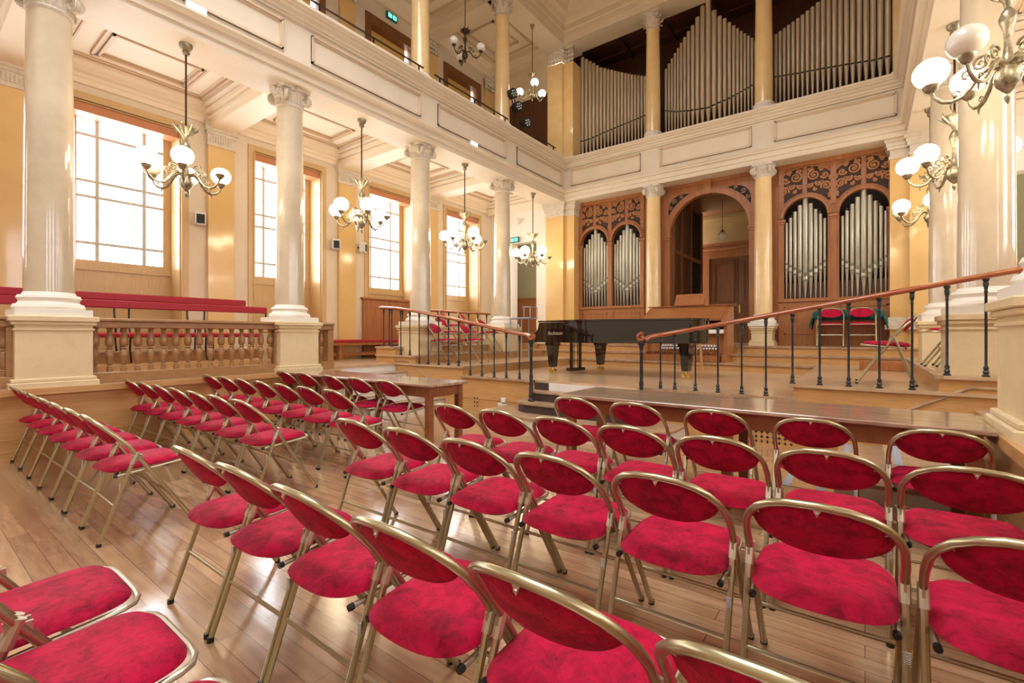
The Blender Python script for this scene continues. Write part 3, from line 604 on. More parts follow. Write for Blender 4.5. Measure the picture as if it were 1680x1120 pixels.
for y in (4.95, 6.25, 7.55, 8.85, 10.15): MB().box(-.15, .15, y, y + .08, 0, .33).build('leg', 'organ', t)
t = thing('wall_cabinet', 'tall oak wainscot cabinet under the third window', 'cabinet', (0, 0, 0))
MB().box(-10.0, -9.93, 7.13, 8.94, .75, 2.2).build('body', 'organ', t)
MB().bbox(-10.0, -9.88, 7.08, 9.0, 2.2, 2.25, .006).build('top_board', 'organ', t)
p = MB(); p.box(-9.935, -9.915, 7.12, 7.2, 1.2, 2.198); p.box(-9.935, -9.917, 7.2, 8.95, 1.98, 2.02); p.box(-9.935, -9.915, 8.0, 8.06, 1.2, 1.98); p.build('panel_frame', 'organ', t)

# ---- organ front
YF = 12.42
def arch_pts(cx, zs, r, n=20): return [(cx - r * math.cos(PI * i / n), zs + r * math.sin(PI * i / n)) for i in range(n + 1)]
def arch_fill(mb, cx, zs, r, ztop, y0, y1, n=20):
    p = arch_pts(cx, zs, r, n)
    for i in range(n): mb.prism([p[i], p[i + 1], (p[i + 1][0], ztop), (p[i][0], ztop)], 1, y0, y1)
def arch_band(mb, cx, zs, r0, r1, y0, y1, n=24):
    a = arch_pts(cx, zs, r0, n); b = arch_pts(cx, zs, r1, n)
    for i in range(n): mb.prism([a[i], a[i + 1], b[i + 1], b[i]], 1, y0, y1)
def pipe(x, y, z0, zj, z1, r, m, parent, flared=False):
    b = MB(); b.lathe([(.008, z0), (r * .92, zj - .02), (r, zj - .01), (r, z1), (r * .9, z1)], (x, y, 0), 14)
    if not flared: b.lathe([(r * 1.06, zj + .035), (r * 1.06, zj + .13)], (x, y, 0), 14)
    o = b.build('organ_pipe', m, parent, True)
    d = MB(); d.box(x - r * .72, x + r * .72, y - r * 1.1, y - r * .5, zj - .004, zj + .028)
    if not flared: d.lathe([(r * .9, 0), (r * .9, .01), (.002, .012)], (x, y - r * .98, zj + .14), 10, Matrix.Rotation(PI / 2, 3, 'X'), 1)
    d.build('pipe_mouth', 'dark' if flared else 'tinM', o)
def organ_bay(label, cxs, x0, x1):
    t = thing('pipe_organ_front', label, 'organ', (0, 0, 0), 0, 'lower organ fronts'); r = .425; zs = 3.97
    body = MB(); y0, y1 = YF, YF + .12
    body.box(x0, cxs[0] - r, y0, y1, 2.12, 5.2); body.box(cxs[1] + r, x1, y0, y1, 2.12, 5.2); body.box(cxs[0] + r, cxs[1] - r, y0, y1, 2.12, 5.2)
    for c in cxs: arch_fill(body, c, zs, r, 5.2, y0, y1)
    body.box(x0, x1, y0 - .02, y1 + .05, 1.07, 2.12)
    body.build('case', 'organ', t)
    tr = MB(); tr.box(x0, x1, y0 - .06, y0, 2.06, 2.13); tr.box(x0, x1, y0 - .05, y0, 1.07, 1.2)
    for c in cxs:
        for (q, w_) in ((0, .0),):
            a0, a1 = c - r + .02, c + r - .02
            for (s0, s1, t0, t1) in ((a0, a1, 1.92, 1.95), (a0, a1, 1.32, 1.35), (a0, a0 + .03, 1.32, 1.95), (a1 - .03, a1, 1.32, 1.95)): tr.box(s0, s1, y0 - .035, y0 - .015, t0, t1)
        arch_band(tr, c, zs, r - .005, r + .045, y0 - .06, y0); arch_band(tr, c, zs, r + .045, r + .07, y0 - .035, y0); arch_band(tr, c, zs, r + .0701, r + .09, y0 - .05, y0)
    for xx in (x0 + .06, (cxs[0] + cxs[1]) / 2, x1 - .06):
        tr.bbox(xx - .085, xx + .085, y0 - .06, y0, zs - .08, zs - .02, .005); tr.bbox(xx - .07, xx + .07, y0 - .045, y0, zs - .12, zs - .08, .005); tr.box(xx - .055, xx + .055, y0 - .03, y0, 2.13, zs - .12); tr.box(xx - .05, xx + .05, y0 - .025, y0, zs + .2, 5.2)
    tr.box(x0, x1, y0 - .04, y0, 5.10, 5.2)
    tr.build('mouldings', 'organ', t)
    for c in cxs:
        bk = MB(); n = 14; ri, ro = r + .09, .95   # carved lunette between the arch and a flatter outer curve
        top = lambda a: 1.0
        for half in (-1, 1):
            bp = MB(); inner = []; outer = []
            for i in range(n + 1):
                xx = .045 + (.50 - .045) * i / n
                zi = zs + (math.sqrt(max(0, ri * ri - xx * xx)) if xx < ri else 0) + .02; zi = max(zi, zs + .30 if xx > .45 else zi)
                zo = zs + .62 + .50 * math.sqrt(max(0, 1 - (xx / .62) ** 2)); inner.append((c + half * xx, zi)); outer.append((c + half * xx, zo))
            for i in range(n): bp.prism([inner[i], inner[i + 1], outer[i + 1], outer[i]], 1, y0 - .006, y0)
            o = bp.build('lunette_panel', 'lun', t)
            sc = MB()
            for (dx, dz, R_, tn, dr) in ((.17, .90, .12, 1.9, 1), (.40, .62, .10, 1.7, -1), (.37, .86, .075, 1.4, 1), (.09, .68, .06, 1.4, -1), (.26, .70, .06, 1.3, 1), (.46, .42, .05, 1.3, 1), (.10, 1.04, .05, 1.3, -1), (.30, 1.0, .05, 1.2, -1), (.47, .80, .045, 1.2, 1), (.20, .58, .04, 1.2, 1)):
                p, rs = spiral((c + half * dx, y0 - .02, zs + dz), (half, 0, 0), (0, 0, 1), R_, tn, .024, 20, dr, dx * 9); sc.tube(p, rs, 6)
                sc.ball((c + half * dx, y0 - .02, zs + dz), R_ * .3, 8, 6, (1, 1, 1))
            sc.tube([(c + half * .05, y0 - .018, zs + .70), (c + half * .22, y0 - .018, zs + .72), (c + half * .33, y0 - .018, zs + .74), (c + half * .47, y0 - .018, zs + .5), (c + half * .49, y0 - .018, zs + .34)], .014, 6)
            rim = [(c + half * (x_ - c) * half, y0 - .012, z_) for x_, z_ in outer]
            sc.tube(rim, .012, 6)
            sc.build('scrollwork', 'carve', o, True)
        MB().box(c - .45, c + .45, y0 + .13, y0 + .5, 2.12, 2.5).build('pipe_rack', 'organd', t)
        hs = [3.89, 3.99, 4.12, 4.25, 4.40, 4.26, 4.12, 4.0, 3.89]; js = [2.80, 2.74, 2.68, 2.61, 2.53, 2.61, 2.68, 2.74, 2.80]; rr = [.030, .036, .040, .046, .054, .046, .040, .036, .030]
        xs = [-.37, -.29, -.20, -.105, 0, .105, .20, .29, .37]
        for k in range(9): pipe(c + xs[k], YF + .08 - .0 * k, 2.13, js[k], hs[k], rr[k], 'tin', t)
        for k in (-.30, -.12, .10, .27): pipe(c + k, YF + .32, 2.4, 2.7, 4.34 - abs(k) * .8, .035, 'tinM', t, True)
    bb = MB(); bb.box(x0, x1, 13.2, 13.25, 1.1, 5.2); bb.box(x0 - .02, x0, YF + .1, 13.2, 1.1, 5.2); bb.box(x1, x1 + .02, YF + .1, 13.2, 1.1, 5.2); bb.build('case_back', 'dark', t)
organ_bay('carved oak organ front with two arches of tin pipes, left of the big arch', (-6.30, -5.32), -6.80, -4.80)
organ_bay('carved oak organ front with two arches of tin pipes, right of the big arch', (-1.08, -.02), -1.60, .50)
struct(MB().box(-4.795, -4.305, YF + .02, YF + .12, 1.07, 5.195).box(-2.015, -1.605, YF + .02, YF + .12, 1.07, 5.2), 'wall_organ_front', 'organ')
t = thing('oak_archway', 'big round oak archway with keystone and carved spandrels, centre of the organ front', 'archway')
a = MB(); cx, zs, r = -3.16, 3.92, .95
a.box(-4.30, cx - r, YF, YF + .14, 1.07, 5.2); a.box(cx + r, -2.02, YF, YF + .14, 1.07, 5.2); arch_fill(a, cx, zs, r, 5.2, YF, YF + .14, 28); a.build('frame', 'organ', t)
m_ = MB(); arch_band(m_, cx, zs, r - .01, r + .06, YF - .05, YF, 32); arch_band(m_, cx, zs, r + .06, r + .11, YF - .03, YF, 32)
for s_ in (-1, 1): xx = cx + s_ * (r + .055); m_.bbox(xx - .09, xx + .09, YF - .07, YF, zs - .06, zs, .005); m_.bbox(xx - .07, xx + .07, YF - .055, YF, zs - .12, zs - .06, .005); m_.box(xx - .06, xx + .06, YF - .03, YF, 1.07, zs - .12)
m_.box(-4.3, -2.02, YF - .04, YF, 5.12, 5.2); m_.build('mouldings', 'organ', t)
MB().prism([(cx - .07, zs + r - .03), (cx + .07, zs + r - .03), (cx + .10, 5.2), (cx - .10, 5.2)], 1, YF - .09, YF).build('keystone', 'organ', t)
for s_ in (-1, 1):
    sp = MB(); P = []; Q = []
    for i in range(9):
        a_ = math.radians(28 + 38 * i / 8); P.append((cx + s_ * (r + .16) * math.cos(a_), zs + (r + .16) * math.sin(a_))); Q.append((cx + s_ * min(1.06, (r + .16 + .17 * math.sin(PI * i / 8)) * math.cos(a_)), zs + (r + .16 + .17 * math.sin(PI * i / 8)) * math.sin(a_)))
    for i in range(8): sp.prism([P[i], P[i + 1], (Q[i + 1][0], Q[i + 1][1] + .001), (Q[i][0], Q[i][1] + .001)], 1, YF - .006, YF)
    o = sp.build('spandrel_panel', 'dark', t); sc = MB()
    for i, R_ in ((2, .05), (4, .065), (6, .045)):
        p, rs = spiral(((P[i][0] + Q[i][0]) / 2, YF - .015, (P[i][1] + Q[i][1]) / 2), (1, 0, 0), (0, 0, 1), R_, 1.5, .012, 16, s_, i); sc.tube(p, rs, 6)
    sc.build('scrollwork', 'carve', o, True)
# niche behind the archway
struct(MB().box(-4.4, -1.9, 16.0, 16.1, 1.07, 5.4).box(-1.95, -1.85, YF + .15, 16.1, 1.07, 5.4), 'wall_niche', 'nichew')
struct(MB().box(-4.5, -1.8, YF + .14, 16.1, 5.12, 5.2), 'ceiling_niche', 'doorw')
struct(MB().box(-4.35, -2.0, 15.9, 16.0, 5.0, 5.12), 'trim_niche_cornice', 'nichew')
t = thing('swell_box', 'dark panelled swell box with tall shutters inside the arched niche', 'organ case')
MB().box(-4.5, -4.12, YF + .14, 15.4, 1.07, 5.119).build('body', 'organd', t)
s_ = MB()
for (y0, y1) in ((12.7, 13.25), (13.4, 14.1)):
    for k in range(4): yy = y0 + (y1 - y0) * (k + .5) / 4; s_.box(-4.12, -4.09, yy - .062, yy + .062, 3.6, 5.0); s_.box(-4.12, -4.09, yy - .062, yy + .062, 2.1, 3.5)
s_.build('shutter', 'organd', t)
s_ = MB()
for y in (12.62, 13.32, 14.18, 15.3): s_.box(-4.12, -4.05, y - .05, y + .05, 1.07, 5.1)
s_.box(-4.12, -4.06, 12.62, 15.3, 3.5, 3.6); s_.box(-4.12, -4.06, 12.62, 15.3, 1.95, 2.1); s_.build('frame', 'doorw', t)
s_ = MB()
for i in range(14):
    s_.box(-4.118, -4.10, 14.24, 15.24, 2.2 + i * .2, 2.23 + i * .2)
for j in range(9): s_.box(-4.119, -4.098, 14.24 + j * .12, 14.27 + j * .12, 2.1, 5.0)
s_.build('lattice', 'dark', t)
dr = bpy.data.objects.new('door_1', None); COL.objects.link(dr); dr['kind'] = 'structure'
d = MB(); d.box(-4.28, -4.0, 15.88, 15.99, 1.08, 3.75); d.box(-2.3, -1.96, 15.88, 15.99, 1.08, 3.75); d.box(-4.3, -1.96, 15.88, 15.99, 3.7501, 3.9999); d.bbox(-4.36, -1.95, 15.78, 16.0, 4.0, 4.12, .02); d.bbox(-4.40, -1.95, 15.74, 16.0, 4.12, 4.2, .01); d.build('door_frame', 'organ', dr, kind='structure')
for (a0, a1) in ((-3.98, -3.16), (-3.14, -2.3)):
    d = MB(); d.box(a0, a1, 15.95, 15.99, 1.07, 3.72)
    for (z0, z1) in ((1.3, 2.2), (2.35, 3.6)):
        for (p0, p1, q0, q1) in ((a0 + .12, a1 - .12, z0, z0 + .03), (a0 + .12, a1 - .12, z1 - .03, z1), (a0 + .12, a0 + .15, z0, z1), (a1 - .15, a1 - .12, z0, z1)): d.box(p0, p1, 15.92, 15.95, q0, q1)
    d.build('door_leaf', 'doorw', dr, kind='structure')
MB().box(-3.12, -3.08, 15.88, 15.95, 2.0, 2.25).build('door_handle', 'brass', dr, kind='structure')
t = thing('pendant_lamp', 'small unlit glass globe hanging on a thin rod in the arched niche', 'lamp', (-3.22, 14.2, 5.12))
MB().tube([(0, 0, 0), (0, 0, -.86)], .008, 6).build('rod', 'darkbr', t); MB().lathe([(.02, -.84), (.07, -.90), (.05, -.92)], (0, 0, 0), 12).build('lamp_cap', 'brass', t, True); MB().ball((0, 0, -1.02), .12).build('lamp_globe', 'globeoff', t, True)

# ---- upper organ ranks
def lerp(tab, x):
    for (a, b) in zip(tab, tab[1:]):
        if x <= b[0]: return a[1] + (b[1] - a[1]) * (x - a[0]) / (b[0] - a[0])
    return tab[-1][1]
YU = 12.62
topL = [(-7.03, 9.81), (-6.7, 9.57), (-6.19, 9.13), (-5.67, 8.84), (-5.26, 8.62), (-4.72, 8.38)]; jL = [(-7.03, 7.1), (-6.56, 7.11), (-6.11, 7.18), (-5.67, 7.24), (-5.15, 7.3), (-4.7, 7.37)]
topC = [(-4.33, 8.38), (-4.16, 8.62), (-3.93, 8.93), (-3.72, 9.19), (-3.59, 9.32), (-3.43, 9.55), (-3.24, 9.92), (-3.08, 9.54), (-2.93, 9.31), (-2.79, 9.19), (-2.67, 9.03), (-2.47, 8.8), (-2.32, 8.63), (-2.0, 8.3)]; jC = [(-4.33, 7.33), (-4.01, 7.21), (-3.72, 7.14), (-3.43, 7.1), (-3.2, 7.07), (-2.93, 7.12), (-2.67, 7.17), (-2.39, 7.26), (-2.0, 7.38)]
mir = lambda tab: sorted([(MX - a, b) for a, b in tab])
def rank(label, x0, x1, wfun, top, joint):
    t = thing('pipe_rank', label, 'organ pipes', (0, 0, 0), 0, 'tall pipe ranks in the upper gallery')
    x = x0; 
    while x < x1:
        r = wfun(x); x += r + .006
        if x + r > x1 + .03: break
        pipe(x, YU, 6.42, lerp(joint, x), lerp(top, x), r, 'tinU', t, True); x += r + .006
    MB().box(x0, x1, YU + .2, YU + .5, 6.4, 6.62).build('wind_chest', 'organd', t)
rank('tall dull pipes falling to the right, upper gallery left bay', -6.86, -4.68, lambda x: .058 - .022 * (x + 6.86) / 2.2, topL, jL)
rank('tall dull pipes peaking in the middle, upper gallery centre bay', -4.32, -2.06, lambda x: .034 + .034 * max(0, 1 - abs(x + 3.24) / .75), topC, jC)
rank('tall dull pipes rising to the right, upper gallery right bay', -1.72, .46, lambda x: .036 + .022 * (x + 1.72) / 2.2, mir(topL), mir(jL))
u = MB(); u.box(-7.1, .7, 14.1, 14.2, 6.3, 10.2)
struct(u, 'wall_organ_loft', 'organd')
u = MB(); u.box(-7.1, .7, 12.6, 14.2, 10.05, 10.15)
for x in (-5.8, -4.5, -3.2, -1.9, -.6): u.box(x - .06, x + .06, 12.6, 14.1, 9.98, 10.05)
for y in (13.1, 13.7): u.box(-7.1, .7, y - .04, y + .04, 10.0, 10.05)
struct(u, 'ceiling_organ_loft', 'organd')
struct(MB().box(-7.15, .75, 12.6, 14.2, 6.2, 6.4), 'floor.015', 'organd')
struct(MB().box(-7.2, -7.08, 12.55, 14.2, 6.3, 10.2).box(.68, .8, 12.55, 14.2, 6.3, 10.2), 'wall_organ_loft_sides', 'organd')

# ---- organ console
t = thing('organ_console', 'oak organ console with sloping lid and rows of white foot pistons, behind the piano', 'organ console', (0, 0, 0))
sd_ = [(10.15, .75), (10.95, .75), (10.95, 1.92), (10.70, 1.92), (10.12, 1.62), (10.12, 1.52), (10.35, 1.50), (10.35, .9), (10.15, .9)]
for x in (-4.0, -2.32): MB().prism(sd_, 0, x, x + .07).build('side_panel', 'organ', t)
MB().prism([(10.10, 1.60), (10.70, 1.905), (10.70, 1.935), (10.08, 1.635)], 0, -3.93, -2.32).build('sloping_lid', 'organ', t)
MB().bbox(-4.03, -2.20, 10.66, 11.0, 1.935, 1.96, .008).build('top_board', 'organ', t)
MB().box(-3.93, -2.32, 10.85, 10.93, .75, 1.9).build('back_panel', 'organd', t)
MB().box(-3.93, -2.32, 10.2, 10.5, 1.34, 1.42).build('keyboard', 'whiter', t)
MB().box(-3.93, -2.32, 10.42, 10.46, .75, 1.34).build('knee_panel', 'organ', t)
p = MB()
for rw in range(2):
    for k in range(20): p.lathe([(.022, 0), (.022, .05), (.012, .06)], (-3.62 + k * .06 + rw * .03, 10.42, 1.02 + rw * .06), 8, Matrix.Rotation(PI / 2, 3, 'X'))
p.build('foot_pistons', 'plast', t, True)
p = MB(); p.bbox(-3.9, -2.35, 10.08, 10.42, .75, .90, .01); p.build('pedal_base', 'organ', t)
p = MB()
for k in range(30): p.box(-3.86 + k * .05, -3.84 + k * .05, 10.06, 10.42, .90, .93 + (.02 if k % 3 == 0 else 0))
p.build('pedalboard', 'tablel', t)
MB().prism([(10.62, 1.965), (10.66, 1.955), (10.82, 2.21), (10.79, 2.22)], 0, -3.42, -2.78).build('music_desk', 'organ', t)
t = thing('wooden_trestle', 'small pale wood trestle standing in front of the organ pedals', 'trestle', (-2.66, 9.75, .59))
z0 = 0
MB().prism([(-.10, 0), (-.06, 0), (-.015, .6), (-.045, .6)], 1, -.02, .02).prism([(.06, 0), (.10, 0), (.045, .6), (.015, .6)], 1, -.02, .02).build('leg', 'oak', t)
MB().box(-.07, .07, -.015, .015, .12, .16).box(-.05, .05, -.02, .02, .56, .6).build('crosspiece', 'oak', t)

# ---- grand piano
pa = math.radians(-11)
t = thing('grand_piano', 'glossy black concert grand piano with closed lid, in the middle of the stage', 'piano', (-5.22, 7.52, .59), pa)
def outline(d=0.0):
    o = [(.28 - d, -d), (1.15, -d)]
    for (u_, v_) in ((1.4, .03), (1.65, .12), (1.9, .28), (2.15, .44), (2.4, .54), (2.65, .60), (2.85, .68)): o.append((u_ + d * .4, v_ - d))
    for i in range(7): a_ = -PI / 3 + (PI * .83) * i / 6; o.append((2.80 + (.24 + d) * math.cos(a_), 1.0 + (.30 + d) * math.sin(a_) * 1.2))
    o += [(2.6, 1.50 + d), (.28 - d, 1.50 + d)]
    return o
def vsmooth(mb, name, m, t): return mb.build(name, m, t, True, ang=28)
vsmooth(MB().prism(outline(), 2, .58, .95), 'case', 'blackp', t)
vsmooth(MB().prism(outline(.02), 2, .955, .985), 'lid', 'blackp', t)
MB().box(.0, .28, .06, 1.44, .58, .70).build('key_bed', 'blackp', t)
k = MB(); k.box(.04, .2, .14, 1.36, .70, .72); k.build('keyboard', 'plast', t)
for v in (0, 1.42):
    MB().prism([(.0, .58), (.29, .58), (.29, .95), (.27, .95), (.24, .84), (.18, .76), (.08, .735), (0, .73)], 1, v, v + .08).build('key_cheek', 'blackp', t)
MB().box(.20, .28, .08, 1.42, .70, .95).build('fallboard', 'blackp', t)
for (u_, v_) in ((.50, .14), (.68, 1.36), (2.72, .98)):
    lg = MB(); 
    for (za, zb, wa, wb) in ((.12, .52, .055, .085), (.52, .58, .10, .10)):
        lg.add([(u_ - wa, v_ - wa, za), (u_ + wa, v_ - wa, za), (u_ + wa, v_ + wa, za), (u_ - wa, v_ + wa, za), (u_ - wb, v_ - wb, zb), (u_ + wb, v_ - wb, zb), (u_ + wb, v_ + wb, zb), (u_ - wb, v_ + wb, zb)], [(0, 3, 2, 1), (4, 5, 6, 7), (0, 1, 5, 4), (1, 2, 6, 5), (2, 3, 7, 6), (3, 0, 4, 7)])
    o = lg.build('leg', 'blackp', t)
    c_ = MB(); c_.lathe([(.035, .07), (.03, .12)], (u_, v_, 0), 10)
    for s_ in (-.045, .045): c_.lathe([(.012, -.016), (.042, -.014), (.042, .014), (.012, .016)], (u_ + s_, v_, .042), 14, Matrix.Rotation(PI / 2, 3, 'X'))
    c_.tube([(u_ - .05, v_, .05), (u_, v_, .085), (u_ + .05, v_, .05)], .012, 6); c_.build('caster', 'brass', o, True)
ly = MB()
for v_ in (.62, .88): ly.box(.52, .57, v_ - .02, v_ + .02, .06, .58)
for v_ in (.70, .80): ly.tube([(.545, v_, .06), (.545, v_, .58)], .008, 6)
ly.bbox(.47, .62, .55, .95, .02, .08, .01); ly.build('pedal_lyre', 'blackp', t)
pd = MB()
for v_ in (.66, .75, .84): pd.bbox(.38, .50, v_ - .02, v_ + .02, .03, .045, .004)
pd.build('pedals', 'brass', t)
fc = bpy.data.curves.new('maker_lettering', 'FONT'); fc.body = 'Bechstein'; fc.size = .095; fc.extrude = .002; fc.shear = .2; fc.materials.append(M['brass'])
tmp_ = bpy.data.objects.new('tmp_text', fc); COL.objects.link(tmp_); bpy.context.view_layer.update(); me_ = bpy.data.meshes.new_from_object(tmp_); bpy.data.objects.remove(tmp_)
fo = bpy.data.objects.new('maker_lettering', me_); COL.objects.link(fo); fo.parent = t; fo.location = (.50, -.004, .72); fo.data.materials.clear(); fo.data.materials.append(M['plate']); fo.rotation_euler = (PI / 2, 0, 0)
fo['label'] = 'gilt maker lettering'

# ---- tables
def table(label, x0, x1, y0, y1, h, legs, name='long_table'):
    t = thing(name, label, 'table', ((x0 + x1) / 2, (y0 + y1) / 2, 0), 0, 'long worn tables at the stage'); a, b = (x1 - x0) / 2, (y1 - y0) / 2
    MB().bbox(-a, a, -b, b, h - .03, h, .006).build('tabletop', 'tablew', t)
    ap = MB(); ap.box(-a + .07, a - .07, -b + .05, -b + .07, h - .15, h - .03); ap.box(-a + .07, a - .07, b - .07, b - .05, h - .15, h - .03); ap.box(-a + .07, -a + .09, -b + .0701, b - .0701, h - .15, h - .03); ap.box(a - .09, a - .07, -b + .0701, b - .0701, h - .15, h - .03)
    ap.build('apron', 'tablel', t)
    for k in range(legs):
        x = -a + .09 + (2 * a - .18) * k / (legs - 1)
        for y in (-b + .075, b - .075): MB().box(x - .035, x + .035, y - .035, y + .035, 0, h - .032).build('leg', 'tablel', t)
table('long worn wooden table shining in window light, in front of the left row of chairs', -6.95, -3.77, 3.55, 4.17, .76, 3)
table('long worn wooden table in front of the right chairs and the stage steps', -2.26, .60, 3.74, 4.5, .76, 3)

# ---- folding chairs
def chair():
    t = thing('folding_chair', 'x', 'chair', (0, 0, 0), 0, 'x'); w = .218
    def yz(z): return (.26 - .635 * z) if z < .52 else (-.0702 - .66 * (z - .52))
    side = lambda s_: [(s_ * w, yz(z), z) for z in (0.012, .2, .4, .52, .58)]
    arc = []
    for i in range(13):
        a_ = PI * i / 12; z = .60 + .185 * math.sin(a_) ** .8; x = w * math.copysign(abs(math.cos(a_)) ** .75, math.cos(a_)); arc.append((-x, yz(z) - .05 * math.sin(a_), z))
    MB().tube(side(-1) + arc + side(1)[::-1], .0125, 10).build('hoop_frame', 'gold', t, True)
    for s_ in (-1, 1):
        MB().tube([(s_ * w, -.085, .515), (s_ * w, -.175, .26), (s_ * w, -.262, .012)], .0115, 8).build('rear_leg', 'gold', t, True)
        MB().tube([(s_ * w, -.070, .545), (s_ * w, -.098, .475)], .0152, 8).box(s_ * w - .004, s_ * w + .004, -.10, -.045, .49, .53).build('hinge_plate', 'plate', t, True)
        MB().lathe([(.0145, 0), (.0145, .02)], (s_ * w, -.263, 0), 8).build('rubber_foot', 'rubber', t); MB().lathe([(.0145, 0), (.0145, .02)], (s_ * w, .256, 0), 8).build('rubber_foot', 'rubber', t)
    MB().tube([(-w, -.186, .225), (w, -.186, .225)], .008, 8).build('crossbar', 'gold', t, True)
    MB().tube([(-w, .107, .24), (w, .107, .24)], .008, 8).build('crossbar', 'gold', t, True)
    f = [(-.194, -.168, .410), (-.198, -.1, .418), (-.200, .12, .438), (-.197, .165, .441), (-.183, .195, .443), (-.15, .212, .444), (-.10, .217, .445), (.10, .217, .445), (.15, .212, .444), (.183, .195, .443), (.197, .165, .441), (.200, .12, .438), (.198, -.1, .418), (.194, -.168, .410)]
    MB().tube(f, .009, 8).build('seat_frame', 'plate', t, True)
    for s_ in (-1, 1): MB().tube([(s_ * .194, -.168, .410), (s_ * .194, -.186, .409)], .0115, 8).build('end_cap', 'rubber', t, True)
    # seat cushion
    n = 18; vs = []; fs = []
    def se(u_, v_):   # square grid -> rounded square
        k = max(abs(u_), abs(v_));
        if k < 1e-6: return 0, 0
        a_ = math.atan2(v_, u_); e = 4.6 if v_ > 0 else 5.0; q = (abs(math.cos(a_)) ** e + abs(math.sin(a_)) ** e) ** (-1 / e); return k * q * math.cos(a_), k * q * math.sin(a_)
    for side_ in (1, -1):
        for i in range(n + 1):
            for j in range(n + 1):
                u_, v_ = -1 + 2 * i / n, -1 + 2 * j / n; a_, b_ = se(u_, v_); k = max(abs(u_), abs(v_)); hgt = (1 - k ** 5) ** .6 if k < 1 else 0
                x = a_ * (.207 + .0 * b_); y = .0 + b_ * .206 + (.0 if b_ > 0 else -.035 * (1 - a_ * a_) * (-b_) ** 2)
                zc = .440 + .045 * (y + .2) + (.0 if side_ > 0 else 0); vs.append((x, y, zc + (.036 * hgt + .004 * math.sin(9 * x) * math.cos(7 * y) if side_ > 0 else -(.016 + .014 * (b_ < 0) * b_ * b_) * hgt)))
    N = (n + 1) ** 2
    for i in range(n):
        for j in range(n):
            A = i * (n + 1) + j; fs.append((A, A + n + 1, A + n + 2, A + 1)); fs.append((A + N, A + N + 1, A + N + n + 2, A + N + n + 1))
    for i in range(n):
        for (A, B) in ((i * (n + 1), (i + 1) * (n + 1)), (i * (n + 1) + n, (i + 1) * (n + 1) + n), (i, i + 1), (n * (n + 1) + i, n * (n + 1) + i + 1)): fs.append((A, B, B + N, A + N))
    MB().add(vs, fs).build('seat', 'velvet', t, True, ang=60)
    # lens-shaped back pad
    vs = []; fs = []; nu, nv = 20, 8
    for side_ in (1, -1):
        for i in range(nu + 1):
            for j in range(nv + 1):
                u_, v_ = -1 + 2 * i / nu, -1 + 2 * j / nv; h = max(0, 1 - abs(u_) ** 2.4) ** .58
                z = .688 + v_ * (h * (.083 if v_ > 0 else .096)); x = u_ * .196
                k = max(abs(v_), abs(u_)) ; th = .016 * (1 - k ** 4) ** .5 if k < 1 else 0
                y = yz(z) - .05 * (1 - abs(u_) ** 2.2) ; vs.append((x, y + side_ * th, z + side_ * th * .4))
    N = (nu + 1) * (nv + 1)
    for i in range(nu):
        for j in range(nv):
            A = i * (nv + 1) + j; fs.append((A, A + nv + 1, A + nv + 2, A + 1)); fs.append((A + N, A + N + 1, A + N + nv + 2, A + N + nv + 1))
        for A, B in ((i * (nv + 1), (i + 1) * (nv + 1)), (i * (nv + 1) + nv, (i + 1) * (nv + 1) + nv)): fs.append((A, B, B + N, A + N))
    MB().add(vs, fs).build('backrest', 'velvet', t, True, ang=60)
    for (x, z) in ((0, .765), (-.175, .715), (.175, .715)):
        y = yz(z) - .05 * (1 - (abs(x) / .196) ** 2.2); s_ = 0 if x == 0 else math.copysign(1, x)
        P = [(x - .012, z + .012), (x + .012, z + .012), (x, z - .012)] if s_ == 0 else [(x + s_ * .014, z + .006), (x + s_ * .003, z + .022), (x - s_ * .012, z - .003)]
        b = MB(); b.add([(p[0], y - .022, p[1]) for p in P] + [(p[0], y - .018, p[1]) for p in P], [(0, 1, 2), (5, 4, 3), (0, 3, 4, 1), (1, 4, 5, 2), (2, 5, 3, 0)]); b.ball((sum(p[0] for p in P) / 3, y - .023, sum(p[1] for p in P) / 3 - .004), .005, 6, 5); b.build('bracket', 'plate', t)
    MB().box(w - .009, w + .009, -.163, -.160, .315, .36).build('barcode_sticker', 'sticker', t)
    return t
proto = chair(); used = [False]
def put(x, y, z, rz, label, group):
    if not used[0]:
        used[0] = True; proto.location = (x, y, z); proto.rotation_euler = (0, 0, rz); proto['label'] = label; proto['group'] = group; return proto
    return dup(proto, (x, y, z), rz, label, group)
LX = [-6.80 + .47 * k for k in range(7)]
rowsR = [(3.69, [-1.94, -1.42, -.84, -.26, .33], 'front'), (2.79, [-2.48, -2.015, -1.55, -1.08, -.61, -.13, .345], 'second'), (1.98, [-2.51, -2.04, -1.57, -1.10, -.61, -.12, .36], 'third'), (1.10, [-2.48, -2.01, -1.54, -1.06, -.585, -.11, .365], 'fourth')]
for (y, xs, rn) in rowsR:
    for k, x in enumerate(xs):
        put(x, y, 0, math.radians(random.uniform(-1, 1)), 'red folding chair, %s from the aisle, %s row of the right-hand block' % (ORD[k], rn), 'folding chairs right of the aisle')
for k, x in enumerate((-2.06, -1.59, -1.12)):
    put(x, .29, 0, 0, 'red folding chair at the bottom-left corner, %s from the aisle, nearest row' % ORD[k], 'folding chairs right of the aisle')
rowsL = [(3.69, [-6.66, -6.13, -5.5, -4.93, -4.38], 'front'), (2.79, [-6.81, -6.345, -5.88, -5.41, -4.945, -4.48, -4.01], 'second'), (1.97, LX, 'third'), (1.06, LX, 'fourth')]
for (y, xs, rn) in rowsL:
    for k, x in enumerate(xs):
        put(x, y if k or rn == 'front' else y, 0, math.radians(random.uniform(-1, 1)), 'red folding chair, %s from the wooden platform, %s row of the left-hand block' % (ORD[k], rn), 'folding chairs left of the aisle')
